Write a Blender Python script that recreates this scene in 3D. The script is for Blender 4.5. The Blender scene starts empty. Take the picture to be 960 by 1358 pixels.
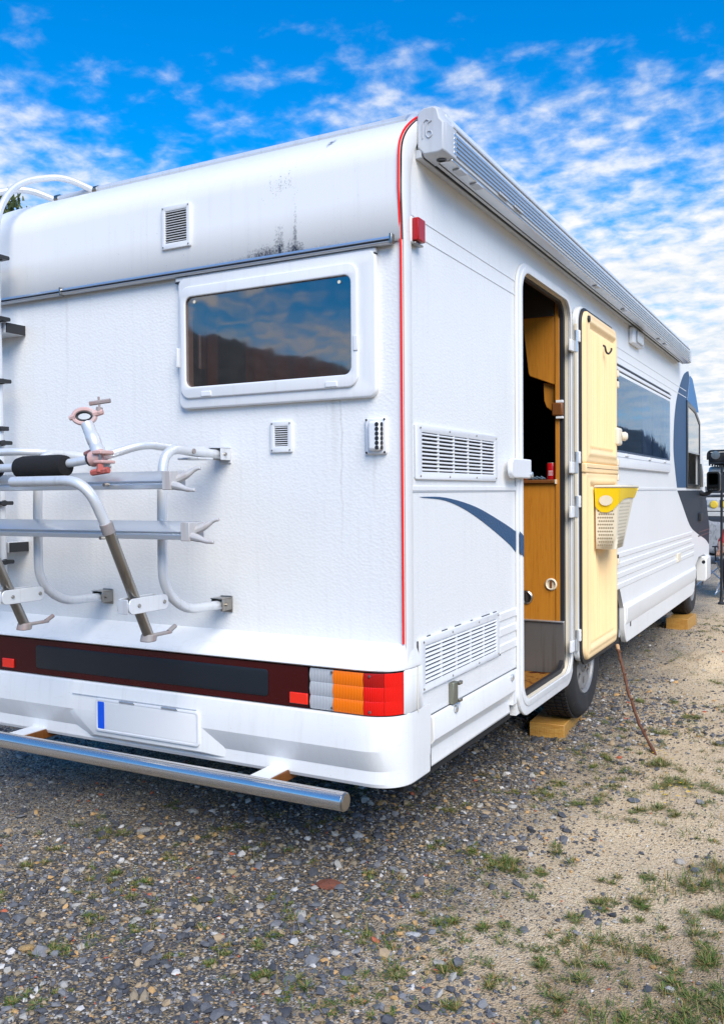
import bpy, bmesh, math, random
import numpy as np
from mathutils import Vector, Matrix, Euler
R_ = math.radians
random.seed(7); rng = np.random.default_rng(7)
S = bpy.context.scene
COL = S.collection

# ------------------------------------------------------------------ camera
cam = bpy.data.cameras.new('camera'); camo = bpy.data.objects.new('camera', cam); COL.objects.link(camo)
cam.sensor_fit = 'HORIZONTAL'; cam.sensor_width = 36; cam.lens = 36 * 1173 / 960
cam.clip_start = .05; cam.clip_end = 5000
CAM = Vector((1.242, -2.600, 1.33))
RGT = Vector((0.880639, 0.473723, -0.007892)); UPV = Vector((-0.003267, 0.022729, 0.999736)); FWD = Vector((-0.473777, 0.880381, -0.021564))
mw = Matrix.Identity(4)
for i in range(3):
    mw[i][0] = RGT[i]; mw[i][1] = UPV[i]; mw[i][2] = -FWD[i]; mw[i][3] = CAM[i]
camo.matrix_world = mw
S.camera = camo

# ------------------------------------------------------------------ sky, sun, exposure
SUN = Vector((.62, -.62, .80)).normalized()
w = bpy.data.worlds.new('World'); S.world = w; w.use_nodes = True
nt = w.node_tree; nt.nodes.clear()
def N(t, kind, **kw):
    n = t.nodes.new(kind)
    for k, v in kw.items():
        if k in n.inputs.keys() if hasattr(n.inputs, 'keys') else False: n.inputs[k].default_value = v
        else: setattr(n, k, v)
    return n
out = N(nt, 'ShaderNodeOutputWorld'); bg = N(nt, 'ShaderNodeBackground'); bg.inputs['Strength'].default_value = .1
sky = N(nt, 'ShaderNodeTexSky'); sky.sky_type = 'NISHITA'; sky.sun_disc = False
sky.sun_elevation = math.asin(SUN.z); sky.sun_rotation = math.atan2(SUN.x, SUN.y)
sky.air_density = 1.0; sky.dust_density = .3; sky.ozone_density = 3.0
hs = N(nt, 'ShaderNodeHueSaturation'); hs.inputs['Saturation'].default_value = 1.6; hs.inputs['Value'].default_value = 1.28; hs.inputs['Hue'].default_value = .503
tc = N(nt, 'ShaderNodeTexCoord'); sx = N(nt, 'ShaderNodeSeparateXYZ')
nt.links.new(tc.outputs['Generated'], sx.inputs[0])
def M(t, op, a, b=None, c=None, clamp=False):
    n = t.nodes.new('ShaderNodeMath'); n.operation = op; n.use_clamp = clamp
    for i, v in enumerate((a, b, c)):
        if v is None: continue
        if isinstance(v, (int, float)): n.inputs[i].default_value = v
        else: t.links.new(v, n.inputs[i])
    return n.outputs[0]
zc = M(nt, 'MAXIMUM', sx.outputs['Z'], 0.0); zd = M(nt, 'ADD', zc, .16)
cx_ = M(nt, 'DIVIDE', sx.outputs['X'], zd); cy_ = M(nt, 'DIVIDE', sx.outputs['Y'], zd)
cb = N(nt, 'ShaderNodeCombineXYZ'); nt.links.new(cx_, cb.inputs[0]); nt.links.new(cy_, cb.inputs[1])
n1 = N(nt, 'ShaderNodeTexNoise'); n1.inputs['Scale'].default_value = 1.6; n1.inputs['Detail'].default_value = 6; n1.inputs['Roughness'].default_value = .55; n1.inputs['Distortion'].default_value = .1
n2 = N(nt, 'ShaderNodeTexNoise'); n2.inputs['Scale'].default_value = 12; n2.inputs['Detail'].default_value = 7; n2.inputs['Roughness'].default_value = .56; n2.inputs['Distortion'].default_value = .15
nt.links.new(cb.outputs[0], n1.inputs['Vector']); nt.links.new(cb.outputs[0], n2.inputs['Vector'])
cov = M(nt, 'MULTIPLY_ADD', n2.outputs['Fac'], .54, M(nt, 'MULTIPLY', n1.outputs['Fac'], .60))
# more cloud towards the horizon, and on the side of the frame where the bank stands
azd = M(nt, 'MAXIMUM', M(nt, 'MULTIPLY_ADD', sx.outputs['X'], -.17, M(nt, 'MULTIPLY', sx.outputs['Y'], .985)), 0.0)
azl = M(nt, 'MAXIMUM', M(nt, 'MULTIPLY_ADD', sx.outputs['X'], -.80, M(nt, 'MULTIPLY', sx.outputs['Y'], .60)), 0.0)
azm = M(nt, 'ADD', M(nt, 'MULTIPLY', M(nt, 'POWER', azd, 7.0), .23), M(nt, 'MULTIPLY', M(nt, 'POWER', azl, 9.0), .17))
el = M(nt, 'SUBTRACT', 1.0, M(nt, 'MULTIPLY', zc, 1.9), clamp=True)
cov = M(nt, 'ADD', cov, M(nt, 'MULTIPLY_ADD', el, .44, azm))
rp = N(nt, 'ShaderNodeMapRange'); rp.interpolation_type = 'SMOOTHERSTEP'
rp.inputs['From Min'].default_value = .725; rp.inputs['From Max'].default_value = 1.09; nt.links.new(cov, rp.inputs['Value'])
cc = N(nt, 'ShaderNodeValToRGB'); cc.color_ramp.elements[0].position = .36; cc.color_ramp.elements[1].position = .62
cc.color_ramp.elements[0].color = (.66, .78, .92, 1); cc.color_ramp.elements[1].color = (1, 1, 1, 1)
nt.links.new(n2.outputs['Fac'], cc.inputs[0])
gain = N(nt, 'ShaderNodeVectorMath'); gain.operation = 'SCALE'; gain.inputs['Scale'].default_value = 5.7; nt.links.new(cc.outputs[0], gain.inputs[0])
mx = N(nt, 'ShaderNodeMix'); mx.data_type = 'RGBA'
nt.links.new(rp.outputs[0], mx.inputs[0]); nt.links.new(hs.outputs[0], mx.inputs[6]); nt.links.new(gain.outputs[0], mx.inputs[7])
nt.links.new(sky.outputs[0], hs.inputs['Color']); nt.links.new(mx.outputs[2], bg.inputs['Color']); nt.links.new(bg.outputs[0], out.inputs[0])

sl = bpy.data.lights.new('sun', 'SUN'); sl.energy = 2.5; sl.angle = R_(42); sl.color = (1, .93, .80)
so = bpy.data.objects.new('sun', sl); COL.objects.link(so); so.rotation_euler = (-SUN).to_track_quat('-Z', 'Y').to_euler(); so.location = (5, -9, 14)
S.view_settings.view_transform = 'Standard'; S.view_settings.look = 'None'; S.view_settings.exposure = 0.84; S.view_settings.gamma = 1
S.cycles.max_bounces = 8; S.cycles.transparent_max_bounces = 16; S.cycles.caustics_reflective = False; S.cycles.caustics_refractive = False

# ------------------------------------------------------------------ materials
def mat(name, col, rough=.5, metal=0, spec=.5, coat=0):
    m = bpy.data.materials.new(name); m.use_nodes = True; b = m.node_tree.nodes['Principled BSDF']
    b.inputs['Base Color'].default_value = (*col, 1); b.inputs['Roughness'].default_value = rough; b.inputs['Metallic'].default_value = metal
    b.inputs['Specular IOR Level'].default_value = spec; b.inputs['Coat Weight'].default_value = coat
    return m
def P_(m): return m.node_tree.nodes['Principled BSDF']
def noise(t, scale, detail=4, rough=.55, vec=None, sc=None, dist=0):
    n = t.nodes.new('ShaderNodeTexNoise'); n.inputs['Scale'].default_value = scale; n.inputs['Detail'].default_value = detail
    n.inputs['Roughness'].default_value = rough; n.inputs['Distortion'].default_value = dist
    if sc is not None or vec is None:
        c = t.nodes.new('ShaderNodeTexCoord'); v = c.outputs['Object']
        if sc is not None:
            mp = t.nodes.new('ShaderNodeMapping'); mp.inputs['Scale'].default_value = sc; t.links.new(v, mp.inputs[0]); v = mp.outputs[0]
        t.links.new(v, n.inputs['Vector'])
    else: t.links.new(vec, n.inputs['Vector'])
    return n.outputs['Fac']
def ramp(t, fac, stops, interp='LINEAR'):
    r = t.nodes.new('ShaderNodeValToRGB'); r.color_ramp.interpolation = interp; e = r.color_ramp.elements
    while len(e) < len(stops): e.new(.5)
    for k, (p, c) in enumerate(stops):
        e[k].position = p; e[k].color = (*c, 1) if len(c) == 3 else c
    t.links.new(fac, r.inputs[0]); return r.outputs[0]
def mixc(t, fac, a, b):
    n = t.nodes.new('ShaderNodeMix'); n.data_type = 'RGBA'
    for i, v in ((0, fac), (6, a), (7, b)):
        if isinstance(v, (int, float)): n.inputs[i].default_value = v
        elif isinstance(v, tuple): n.inputs[i].default_value = (*v, 1)
        else: t.links.new(v, n.inputs[i])
    return n.outputs[2]
def bump(m, h, strength=.3, dist=.01):
    t = m.node_tree; b = t.nodes.new('ShaderNodeBump'); b.inputs['Strength'].default_value = strength; b.inputs['Distance'].default_value = dist
    t.links.new(h, b.inputs['Height']); t.links.new(b.outputs[0], P_(m).inputs['Normal']); return b
def obj_xyz(t):
    c = t.nodes.new('ShaderNodeTexCoord'); s = t.nodes.new('ShaderNodeSeparateXYZ'); t.links.new(c.outputs['Object'], s.inputs[0]); return s.outputs

def weather(m, base, dirt, amt=.5):
    """faint vertical rain streaks and blotches of grime in the paint"""
    t = m.node_tree
    st = noise(t, 6, 5, .6, sc=(7, 7, .35)); bl = noise(t, 1.7, 6, .6)
    f = M(t, 'MULTIPLY', ramp(t, st, [(.52, (0, 0, 0)), (.85, (1, 1, 1))]), amt)
    f2 = M(t, 'MULTIPLY', ramp(t, bl, [(.5, (0, 0, 0)), (.8, (1, 1, 1))]), amt * .6)
    c = mixc(t, M(t, 'ADD', f, f2, clamp=True), base, dirt)
    t.links.new(c, P_(m).inputs['Base Color']); return c
def stucco_bump(m, strength=.17, sc=(88, 88, 118)):
    t = m.node_tree; c = t.nodes.new('ShaderNodeTexCoord')
    nz = t.nodes.new('ShaderNodeTexNoise'); nz.inputs['Scale'].default_value = 22; nz.inputs['Detail'].default_value = 2
    t.links.new(c.outputs['Object'], nz.inputs['Vector'])
    mp = t.nodes.new('ShaderNodeMapping'); mp.inputs['Scale'].default_value = sc; t.links.new(c.outputs['Object'], mp.inputs[0])
    ad = t.nodes.new('ShaderNodeMix'); ad.data_type = 'VECTOR'; ad.blend_type = 'MIX' if hasattr(ad, 'blend_type') else 'MIX'
    va = t.nodes.new('ShaderNodeVectorMath'); va.operation = 'MULTIPLY_ADD'; va.inputs[1].default_value = (1.1, 1.1, 1.1)
    t.nodes.remove(ad)
    t.links.new(nz.outputs['Color'], va.inputs[0]); t.links.new(mp.outputs[0], va.inputs[2])
    v = t.nodes.new('ShaderNodeTexVoronoi'); v.feature = 'SMOOTH_F1'; v.inputs['Scale'].default_value = 1; v.inputs['Smoothness'].default_value = .5
    t.links.new(va.outputs[0], v.inputs['Vector'])
    bump(m, v.outputs['Distance'], strength, .004)

WH = (.83, .83, .815)
m_stucco = mat('white_hammered_sheet', WH, .34); weather(m_stucco, WH, (.60, .60, .58), .28); t = m_stucco.node_tree; xyz = obj_xyz(t); sb_ = P_(m_stucco).inputs['Base Color'].links[0].from_socket
def streak(cx, wx, z0, z1, k):
    wob = M(t, 'MULTIPLY', M(t, 'SUBTRACT', noise(t, 5, 3, .6, sc=(0, 0, 1)), .5), .05)
    dx = M(t, 'DIVIDE', M(t, 'ABSOLUTE', M(t, 'SUBTRACT', M(t, 'ADD', xyz[0], wob), cx)), wx); g = M(t, 'SUBTRACT', 1.0, dx, clamp=True)
    up = M(t, 'DIVIDE', M(t, 'SUBTRACT', xyz[2], z0), z1 - z0); gate = M(t, 'MULTIPLY', M(t, 'GREATER_THAN', up, 0.0), M(t, 'LESS_THAN', up, 1.0))
    return M(t, 'MULTIPLY', M(t, 'MULTIPLY', g, M(t, 'MULTIPLY', gate, M(t, 'POWER', M(t, 'ABSOLUTE', up), .6))), M(t, 'MULTIPLY', noise(t, 40, 4, .7), k))
sg_ = M(t, 'ADD', M(t, 'ADD', streak(-.235, .006, 1.10, 1.645, .8), streak(-.262, .02, 1.38, 1.645, .5)), M(t, 'ADD', streak(-1.505, .012, 1.72, 2.13, .45), streak(-.11, .010, 1.28, 1.46, .5)))
fine_ = M(t, 'MULTIPLY', ramp(t, noise(t, 55, 2, .5), [(.70, (0, 0, 0)), (.78, (1, 1, 1))]), ramp(t, noise(t, 2.2, 4, .6), [(.5, (0, 0, 0)), (.7, (.55, .55, .55))]))
t.links.new(mixc(t, M(t, 'ADD', sg_, M(t, 'MULTIPLY', fine_, .35), clamp=True), sb_, (.42, .40, .36)), P_(m_stucco).inputs['Base Color'])
stucco_bump(m_stucco)
m_white = mat('white_gelcoat', WH, .3); weather(m_white, WH, (.58, .57, .54), .35)
m_cap = mat('white_roof_cap', WH, .3)
t = m_cap.node_tree; base = weather(m_cap, WH, (.62, .62, .62), .25)
xyz = obj_xyz(t)
def smear(cx, cz, wx, wz, lo, hi, sc):
    dx = M(t, 'DIVIDE', M(t, 'SUBTRACT', xyz[0], cx), wx); dz = M(t, 'DIVIDE', M(t, 'SUBTRACT', xyz[2], cz), wz)
    r = M(t, 'ADD', M(t, 'POWER', M(t, 'ABSOLUTE', dx), 2), M(t, 'POWER', M(t, 'ABSOLUTE', dz), 2))
    g = M(t, 'SUBTRACT', 1.0, M(t, 'SQRT', r), clamp=True)
    nz = M(t, 'ADD', M(t, 'MULTIPLY', noise(t, 170, 3, .6), .75), M(t, 'MULTIPLY', noise(t, sc, 4, .6, sc=(1, 1, .35)), .45))
    return M(t, 'MULTIPLY', M(t, 'SUBTRACT', M(t, 'MULTIPLY_ADD', g, .62, nz), lo), hi, clamp=True)
d1 = smear(-.52, 2.150, .14, .07, .77, 2.6, 60); d2 = smear(-.408, 2.150, .06, .07, .75, 3, 60); d3 = smear(-.402, 2.20, .018, .20, .90, 2.2, 60); d4 = smear(-.468, 2.165, .045, .15, .86, 3, 60)
d5 = smear(-.45, 2.40, .5, .3, 1.22, 4, 45); d6 = M(t, 'MAXIMUM', smear(-.30, 2.535, .03, .05, .92, 3, 40), M(t, 'MULTIPLY', smear(-.50, 2.155, .62, .035, .86, 2.2, 25), .55))
dd = M(t, 'MAXIMUM', M(t, 'MAXIMUM', M(t, 'MAXIMUM', d1, d2), M(t, 'MAXIMUM', d3, d4)), M(t, 'MAXIMUM', d5, d6))
t.links.new(mixc(t, dd, base, (.035, .05, .085)), P_(m_cap).inputs['Base Color'])
t = m_white.node_tree; base = P_(m_white).inputs['Base Color'].links[0].from_socket
chip = M(t, 'MULTIPLY', ramp(t, noise(t, 95, 2, .5), [(.72, (0, 0, 0)), (.77, (1, 1, 1))]), ramp(t, noise(t, 3.2, 4, .6), [(.45, (0, 0, 0)), (.65, (.8, .8, .8))]))
scuf = M(t, 'MULTIPLY', ramp(t, noise(t, 14, 6, .7, sc=(.7, .7, 5)), [(.60, (0, 0, 0)), (.74, (1, 1, 1))]), .22)
t.links.new(mixc(t, M(t, 'ADD', M(t, 'MULTIPLY', chip, .5), scuf, clamp=True), base, (.40, .36, .30)), P_(m_white).inputs['Base Color'])
m_seal = mat('aged_sealant', (.62, .57, .47), .6); weather(m_seal, (.66, .62, .54), (.30, .24, .17), 1.0)
m_plast = mat('white_plastic', (.78, .79, .80), .4); weather(m_plast, (.78, .79, .80), (.5, .49, .46), .25)
m_alu = mat('anodised_aluminium', (.72, .74, .76), .33, .85)
m_alup = mat('silver_painted_tube', (.70, .72, .74), .38, .35); weather(m_alup, (.70, .72, .74), (.42, .40, .38), .5)
m_awn = mat('awning_case_grey', (.74, .77, .79), .36, .1); weather(m_awn, (.74, .77, .79), (.42, .42, .42), .35)
m_capgrey = mat('awning_cap_grey', (.50, .53, .57), .5); weather(m_capgrey, (.50, .53, .57), (.33, .33, .34), .4)
m_steel = mat('weathered_steel', (.34, .32, .29), .28, .95); weather(m_steel, (.36, .34, .31), (.20, .17, .13), .8)
m_steel2 = mat('scuffed_grey_plastic', (.50, .49, .48), .5, .1); weather(m_steel2, (.52, .51, .50), (.36, .22, .18), .6)
m_chrome = mat('chrome', (.78, .745, .70), .09, .92)
t = m_chrome.node_tree; t.links.new(ramp(t, noise(t, 30, 6, .7, sc=(.12, .5, .5)), [(.35, (.15,) * 3), (.75, (.30,) * 3)]), P_(m_chrome).inputs['Roughness'])
m_red_piping = mat('red_piping', (.92, .012, .008), .5, spec=.2)
m_black = mat('black_rubber', (.018, .019, .022), .55)
m_blackgloss = mat('black_plastic', (.016, .018, .02), .3)
m_tyre = mat('tyre_rubber', (.022, .022, .024), .75); weather(m_tyre, (.020, .020, .022), (.075, .062, .048), .75)
m_rim = mat('painted_steel_rim', (.27, .27, .27), .45, .3); weather(m_rim, (.28, .28, .28), (.15, .13, .105), .7)
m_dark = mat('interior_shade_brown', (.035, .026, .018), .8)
m_under = mat('underbody_black', (.02, .018, .016), .9)
m_foam = mat('black_foam', (.008, .008, .009), .95); bump(m_foam, noise(m_foam.node_tree, 240, 3), .5, .004)
m_redrust = mat('faded_red_plastic', (.52, .13, .10), .6); weather(m_redrust, (.46, .10, .075), (.45, .36, .32), .95)
m_pinkrust = mat('worn_pink_clamp', (.66, .42, .38), .55); weather(m_pinkrust, (.62, .36, .32), (.55, .52, .50), .9)
m_wornlight = mat('worn_grey_plastic', (.30, .27, .26), .6); weather(m_wornlight, (.30, .275, .265), (.34, .10, .06), .9)
m_blue = mat('blue_decal', (.03, .085, .18), .5, spec=.25); stucco_bump(m_blue, .3)
m_navy = mat('dark_decal', (.018, .028, .045), .5, spec=.25); stucco_bump(m_navy, .3)
m_glossblue = mat('glossy_blue_cap', (.06, .20, .42), .5, spec=.25)
m_cream = mat('cream_door_liner', (.78, .56, .27), .5); weather(m_cream, (.97, .70, .37), (.94, .60, .24), .6)
m_creamwhite = mat('yellowed_white_plastic', (.78, .70, .55), .5); weather(m_creamwhite, (.80, .72, .57), (.70, .52, .27), .5)
m_frame = mat('door_frame_white', (.78, .79, .79), .35); weather(m_frame, (.78, .79, .79), (.62, .52, .36), .45)
m_yellow = mat('yellow_plastic', (.95, .64, .004), .45); weather(m_yellow, (.95, .64, .004), (.75, .42, .02), .4)
m_beige = mat('beige_plastic', (.74, .66, .50), .5); weather(m_beige, (.76, .68, .52), (.58, .47, .30), .4)
m_mat = mat('coir_mat', (.30, .14, .035), 1.0, spec=.05)
t = m_mat.node_tree; t.links.new(mixc(t, ramp(t, noise(t, 14, 5, .6), [(.5, (0, 0, 0)), (.62, (1, 1, 1))]), mixc(t, noise(t, 160, 4), (.62, .30, .07), (.30, .12, .02)), (.09, .02, .015)), P_(m_mat).inputs['Base Color'])
bump(m_mat, noise(t, 220, 4, .7), 1.0, .015)
m_step = mat('step_well_grey', (.17, .16, .15), .4, .5); weather(m_step, (.20, .19, .18), (.09, .07, .05), .8)
def wood(name, a, b, c, sc=(30, 30, 1.2)):
    m = mat(name, a, .42); t = m.node_tree
    g = noise(t, 3, 8, .62, sc=sc, dist=.6); g2 = noise(t, 26, 4, .6, sc=(9, 9, .5))
    k = mixc(t, ramp(t, g, [(.35, (0, 0, 0)), (.65, (1, 1, 1))]), a, b)
    t.links.new(mixc(t, ramp(t, g2, [(.55, (0, 0, 0)), (.75, (1, 1, 1))]), k, c), P_(m).inputs['Base Color']); return m
m_wood = wood('cabinet_wood', (.56, .225, .022), (.48, .175, .016), (.40, .135, .012))
m_wooddk = wood('dark_cabinet_wood', (.20, .07, .014), (.15, .05, .01), (.10, .03, .008))
m_block = wood('sawn_timber', (.56, .31, .075), (.44, .21, .04), (.26, .12, .025), sc=(3, 14, 14)); bump(m_block, noise(m_block.node_tree, 20, 5, sc=(2, 8, 8)), .5, .006)
m_bark = mat('stick_bark', (.13, .05, .025), .8); weather(m_bark, (.13, .05, .025), (.30, .19, .11), .7); bump(m_bark, noise(m_bark.node_tree, 70, 4), .6, .004)
m_grey_insert = mat('black_reflector_panel', (.012, .016, .022), .28); bump(m_grey_insert, noise(m_grey_insert.node_tree, 260, 2), .15, .002)
def lens(name, col, rough=.18, ribs=(260, 1, 1), emis=0):
    m = mat(name, col, rough, coat=.0, spec=.35); t = m.node_tree
    c = t.nodes.new('ShaderNodeTexCoord'); wv = t.nodes.new('ShaderNodeTexWave'); wv.inputs['Scale'].default_value = 55
    t.links.new(c.outputs['Object'], wv.inputs['Vector']); bump(m, wv.outputs['Fac'], .35, .004)
    b = P_(m); b.inputs['Subsurface Weight'].default_value = .0; b.inputs['Subsurface Radius'].default_value = (.02, .01, .01); b.inputs['Subsurface Scale'].default_value = .3
    return m
m_lred = lens('red_lens', (.78, .01, .006)); m_lamb = lens('amber_lens', (.95, .19, .004)); m_lclr = lens('clear_lens', (.46, .48, .50), .1)
m_lredd = lens('dark_red_lens', (.40, .008, .006)); m_garn = mat('dark_red_garnish', (.05, .0015, .0015), .25); bump(m_garn, noise(m_garn.node_tree, 180, 2), .15, .002)
m_refl = mat('red_reflector', (.95, .03, .012), .2, coat=.5)
m_platew = mat('plate_white', (.80, .80, .79), .35); m_plateb = mat('plate_blue', (.005, .10, .72), .35)
m_can = mat('red_can_paint', (.62, .008, .012), .25); m_label = mat('white_print', (.8, .8, .8), .5)
m_orange = mat('orange_peel', (.75, .16, .02), .5)
m_curt = mat('brown_curtain', (.24, .105, .045), .9); m_curtl = mat('pale_curtain', (.62, .62, .62), .9)

def glass(name, tint, ior=.06, add=.0, refl=(1, 1, 1)):
    m = bpy.data.materials.new(name); m.use_nodes = True; t = m.node_tree; t.nodes.clear()
    o = t.nodes.new('ShaderNodeOutputMaterial'); g = t.nodes.new('ShaderNodeBsdfGlossy'); g.inputs['Roughness'].default_value = .03
    g.inputs['Color'].default_value = (*refl, 1)
    tr = t.nodes.new('ShaderNodeBsdfTransparent'); tr.inputs['Color'].default_value = (*tint, 1)
    lw_ = t.nodes.new('ShaderNodeLayerWeight'); lw_.inputs['Blend'].default_value = .5
    fr_ = M(t, 'MULTIPLY_ADD', M(t, 'POWER', lw_.outputs['Facing'], 4.2), 1 - ior, ior)      # reflectance: ior holds the head-on value
    n = noise(t, 5, 2); b = t.nodes.new('ShaderNodeBump'); b.inputs['Strength'].default_value = .035; b.inputs['Distance'].default_value = .02
    t.links.new(n, b.inputs['Height']); t.links.new(b.outputs[0], g.inputs['Normal'])
    mx = t.nodes.new('ShaderNodeMixShader'); fa = M(t, 'ADD', fr_, add, clamp=True)
    t.links.new(fa, mx.inputs[0]); t.links.new(tr.outputs[0], mx.inputs[1]); t.links.new(g.outputs[0], mx.inputs[2]); t.links.new(mx.outputs[0], o.inputs[0])
    return m
m_glass = glass('tinted_acrylic', (.66, .56, .52), .16, .02)
m_glass2 = glass('side_acrylic', (.42, .47, .55), .05, 0, (.62, .80, 1.0))
m_glassc = glass('cab_glass', (.35, .40, .42), .10, .08)

# ------------------------------------------------------------------ mesh helpers
class MB:
    def __init__(s): s.v = []; s.f = []
    def add(s, vs, fs):
        b = len(s.v); s.v += [tuple(v) for v in vs]; s.f += [tuple(i + b for i in f) for f in fs]; return s
    def box(s, x0, x1, y0, y1, z0, z1):
        return s.add([(x, y, z) for z in (z0, z1) for y in (y0, y1) for x in (x0, x1)],
                     [(0, 2, 3, 1), (4, 5, 7, 6), (0, 1, 5, 4), (2, 6, 7, 3), (0, 4, 6, 2), (1, 3, 7, 5)])
    def prism(s, poly, fn, a, b):
        """extrude a 2-D outline between parameters a and b; fn(u, v, w) -> point"""
        n = len(poly)
        vs = [fn(u, v, a) for u, v in poly] + [fn(u, v, b) for u, v in poly]
        return s.add(vs, [tuple(range(n))[::-1], tuple(range(n, 2 * n))] + [(i, (i + 1) % n, n + (i + 1) % n, n + i) for i in range(n)])
    def tube(s, path, r, n=12, caps=True, flat=None):
        P = [Vector(p) for p in path]; m = len(P); rs = r if isinstance(r, (list, tuple)) else [r] * m
        T = []
        for i in range(m):
            d = (P[min(i + 1, m - 1)] - P[max(i - 1, 0)]); T.append(d.normalized())
        u = T[0].orthogonal().normalized(); vs = []
        for i in range(m):
            u = (u - T[i] * u.dot(T[i])).normalized(); q = T[i].cross(u)
            for k in range(n):
                a = 2 * math.pi * k / n; vs.append(P[i] + (u * math.cos(a) + q * math.sin(a)) * rs[i])
        fs = [(i * n + k, i * n + (k + 1) % n, (i + 1) * n + (k + 1) % n, (i + 1) * n + k) for i in range(m - 1) for k in range(n)]
        if caps: fs += [tuple(range(n))[::-1], tuple(range((m - 1) * n, m * n))]
        return s.add(vs, fs)
    def lathe(s, prof, origin, axis, n=32, caps=True):
        """prof: (radius, height along axis)"""
        o = Vector(origin); ax = Vector(axis).normalized(); u = ax.orthogonal().normalized(); q = ax.cross(u); vs = []
        for r, h in prof:
            for k in range(n):
                a = 2 * math.pi * k / n; vs.append(o + ax * h + (u * math.cos(a) + q * math.sin(a)) * r)
        m = len(prof)
        fs = [(i * n + k, i * n + (k + 1) % n, (i + 1) * n + (k + 1) % n, (i + 1) * n + k) for i in range(m - 1) for k in range(n)]
        if caps and prof[0][0] > 0: fs.append(tuple(range(n))[::-1])
        if caps and prof[-1][0] > 0: fs.append(tuple(range((m - 1) * n, m * n)))
        return s.add(vs, fs)
    def grid(s, rows):
        m = len(rows); n = len(rows[0]); vs = [p for r in rows for p in r]
        return s.add(vs, [(i * n + k, i * n + k + 1, (i + 1) * n + k + 1, (i + 1) * n + k) for i in range(m - 1) for k in range(n - 1)])
    def build(s, name, m, parent=None, bevel=0, seg=2, flat=False, ang=35, loc=None):
        me = bpy.data.meshes.new(name); vs = s.v
        if loc is not None: vs = [(a - loc[0], b - loc[1], c - loc[2]) for a, b, c in vs]
        me.from_pydata(vs, [], s.f); bm = bmesh.new(); bm.from_mesh(me); bmesh.ops.remove_doubles(bm, verts=bm.verts, dist=1e-5)
        bmesh.ops.recalc_face_normals(bm, faces=bm.faces); bm.to_mesh(me); bm.free()
        return finish(me, name, m, parent, bevel, seg, flat, ang, loc)
def finish(me, name, m, parent, bevel=0, seg=2, flat=False, ang=35, loc=None):
    me.materials.clear(); me.materials.append(m)
    if not flat:
        me.polygons.foreach_set('use_smooth', [True] * len(me.polygons)); me.set_sharp_from_angle(angle=R_(ang))
    o = bpy.data.objects.new(name, me); COL.objects.link(o)
    if loc is not None: o.location = loc
    if parent: adopt(o, parent)
    if bevel:
        b = o.modifiers.new('bevel', 'BEVEL'); b.width = bevel; b.segments = seg; b.limit_method = 'ANGLE'; b.angle_limit = R_(40); b.harden_normals = False
    return o
def adopt(o, p):
    o.parent = p; q = p; acc = Vector((0, 0, 0))
    # all meshes are laid out in world metres; undo the thing's own location
    o.matrix_parent_inverse = Matrix.Translation(-Vector(p.location)) if p.type == 'EMPTY' else Matrix.Identity(4)
def tag(o, label, cat, group=None, kind=None):
    if label: o['label'] = label
    if cat: o['category'] = cat
    if group: o['group'] = group
    if kind: o['kind'] = kind
    return o
def thing(name, label, cat, loc, group=None):
    o = bpy.data.objects.new(name, None); o.empty_display_size = .1; o.location = loc; COL.objects.link(o); return tag(o, label, cat, group)
def again(o, off, parent=None, rot=None):
    c = o.copy(); COL.objects.link(c); c.location = Vector(o.location) + Vector(off)
    if rot: c.rotation_euler = rot
    return c
def rrect(u0, u1, v0, v1, r, n=8):
    rs = r if isinstance(r, tuple) else (r,) * 4; pts = []
    for (cu, cv, a0, rr) in ((u1 - rs[0], v1 - rs[0], 0, rs[0]), (u0 + rs[1], v1 - rs[1], 90, rs[1]), (u0 + rs[2], v0 + rs[2], 180, rs[2]), (u1 - rs[3], v0 + rs[3], 270, rs[3])):
        for k in range(n + 1):
            a = R_(a0 + 90 * k / n); pts.append((cu + rr * math.cos(a), cv + rr * math.sin(a)))
    return pts
def fillet(pts, r, n=7):
    P = [Vector(p) for p in pts]; outp = [P[0]]
    for i in range(1, len(P) - 1):
        a, b, c = P[i - 1], P[i], P[i + 1]; d1 = (a - b); d2 = (c - b); k = min(r, d1.length * .49, d2.length * .49)
        p0 = b + d1.normalized() * k; p1 = b + d2.normalized() * k
        for j in range(n + 1):
            tt = j / n; outp.append(p0 * (1 - tt) ** 2 + b * 2 * tt * (1 - tt) + p1 * tt ** 2)
    outp.append(P[-1]); return outp
def plate(name, m, parent, outline, holes, depth, fn, bevel=0, seg=2):
    """flat sheet with cut-outs: 2-D filled curve turned into a mesh; fn(u, v, w) maps it into the world, w in 0..depth"""
    cu = bpy.data.curves.new(name, 'CURVE'); cu.dimensions = '2D'; cu.fill_mode = 'BOTH'; cu.extrude = depth / 2 - bevel
    cu.bevel_depth = bevel; cu.bevel_resolution = seg - 1; cu.offset = -bevel
    for loop in [outline] + holes:
        sp = cu.splines.new('POLY'); sp.points.add(len(loop) - 1); sp.use_cyclic_u = True
        for p, (u, v) in zip(sp.points, loop): p.co = (u, v, 0, 1)
    tmp = bpy.data.objects.new('tmp', cu); COL.objects.link(tmp)
    me = bpy.data.meshes.new_from_object(tmp.evaluated_get(bpy.context.evaluated_depsgraph_get()))
    bpy.data.objects.remove(tmp); bpy.data.curves.remove(cu); me.name = name
    for v in me.vertices: v.co = fn(v.co.x, v.co.y, v.co.z + depth / 2)
    bm = bmesh.new(); bm.from_mesh(me); bmesh.ops.remove_doubles(bm, verts=bm.verts, dist=1e-5); bmesh.ops.recalc_face_normals(bm, faces=bm.faces); bm.to_mesh(me); bm.free()
    return finish(me, name, m, parent)
rear = lambda y0: (lambda u, v, w_: (u, y0 - w_, v))        # on the rear face, thickness towards the camera
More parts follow.
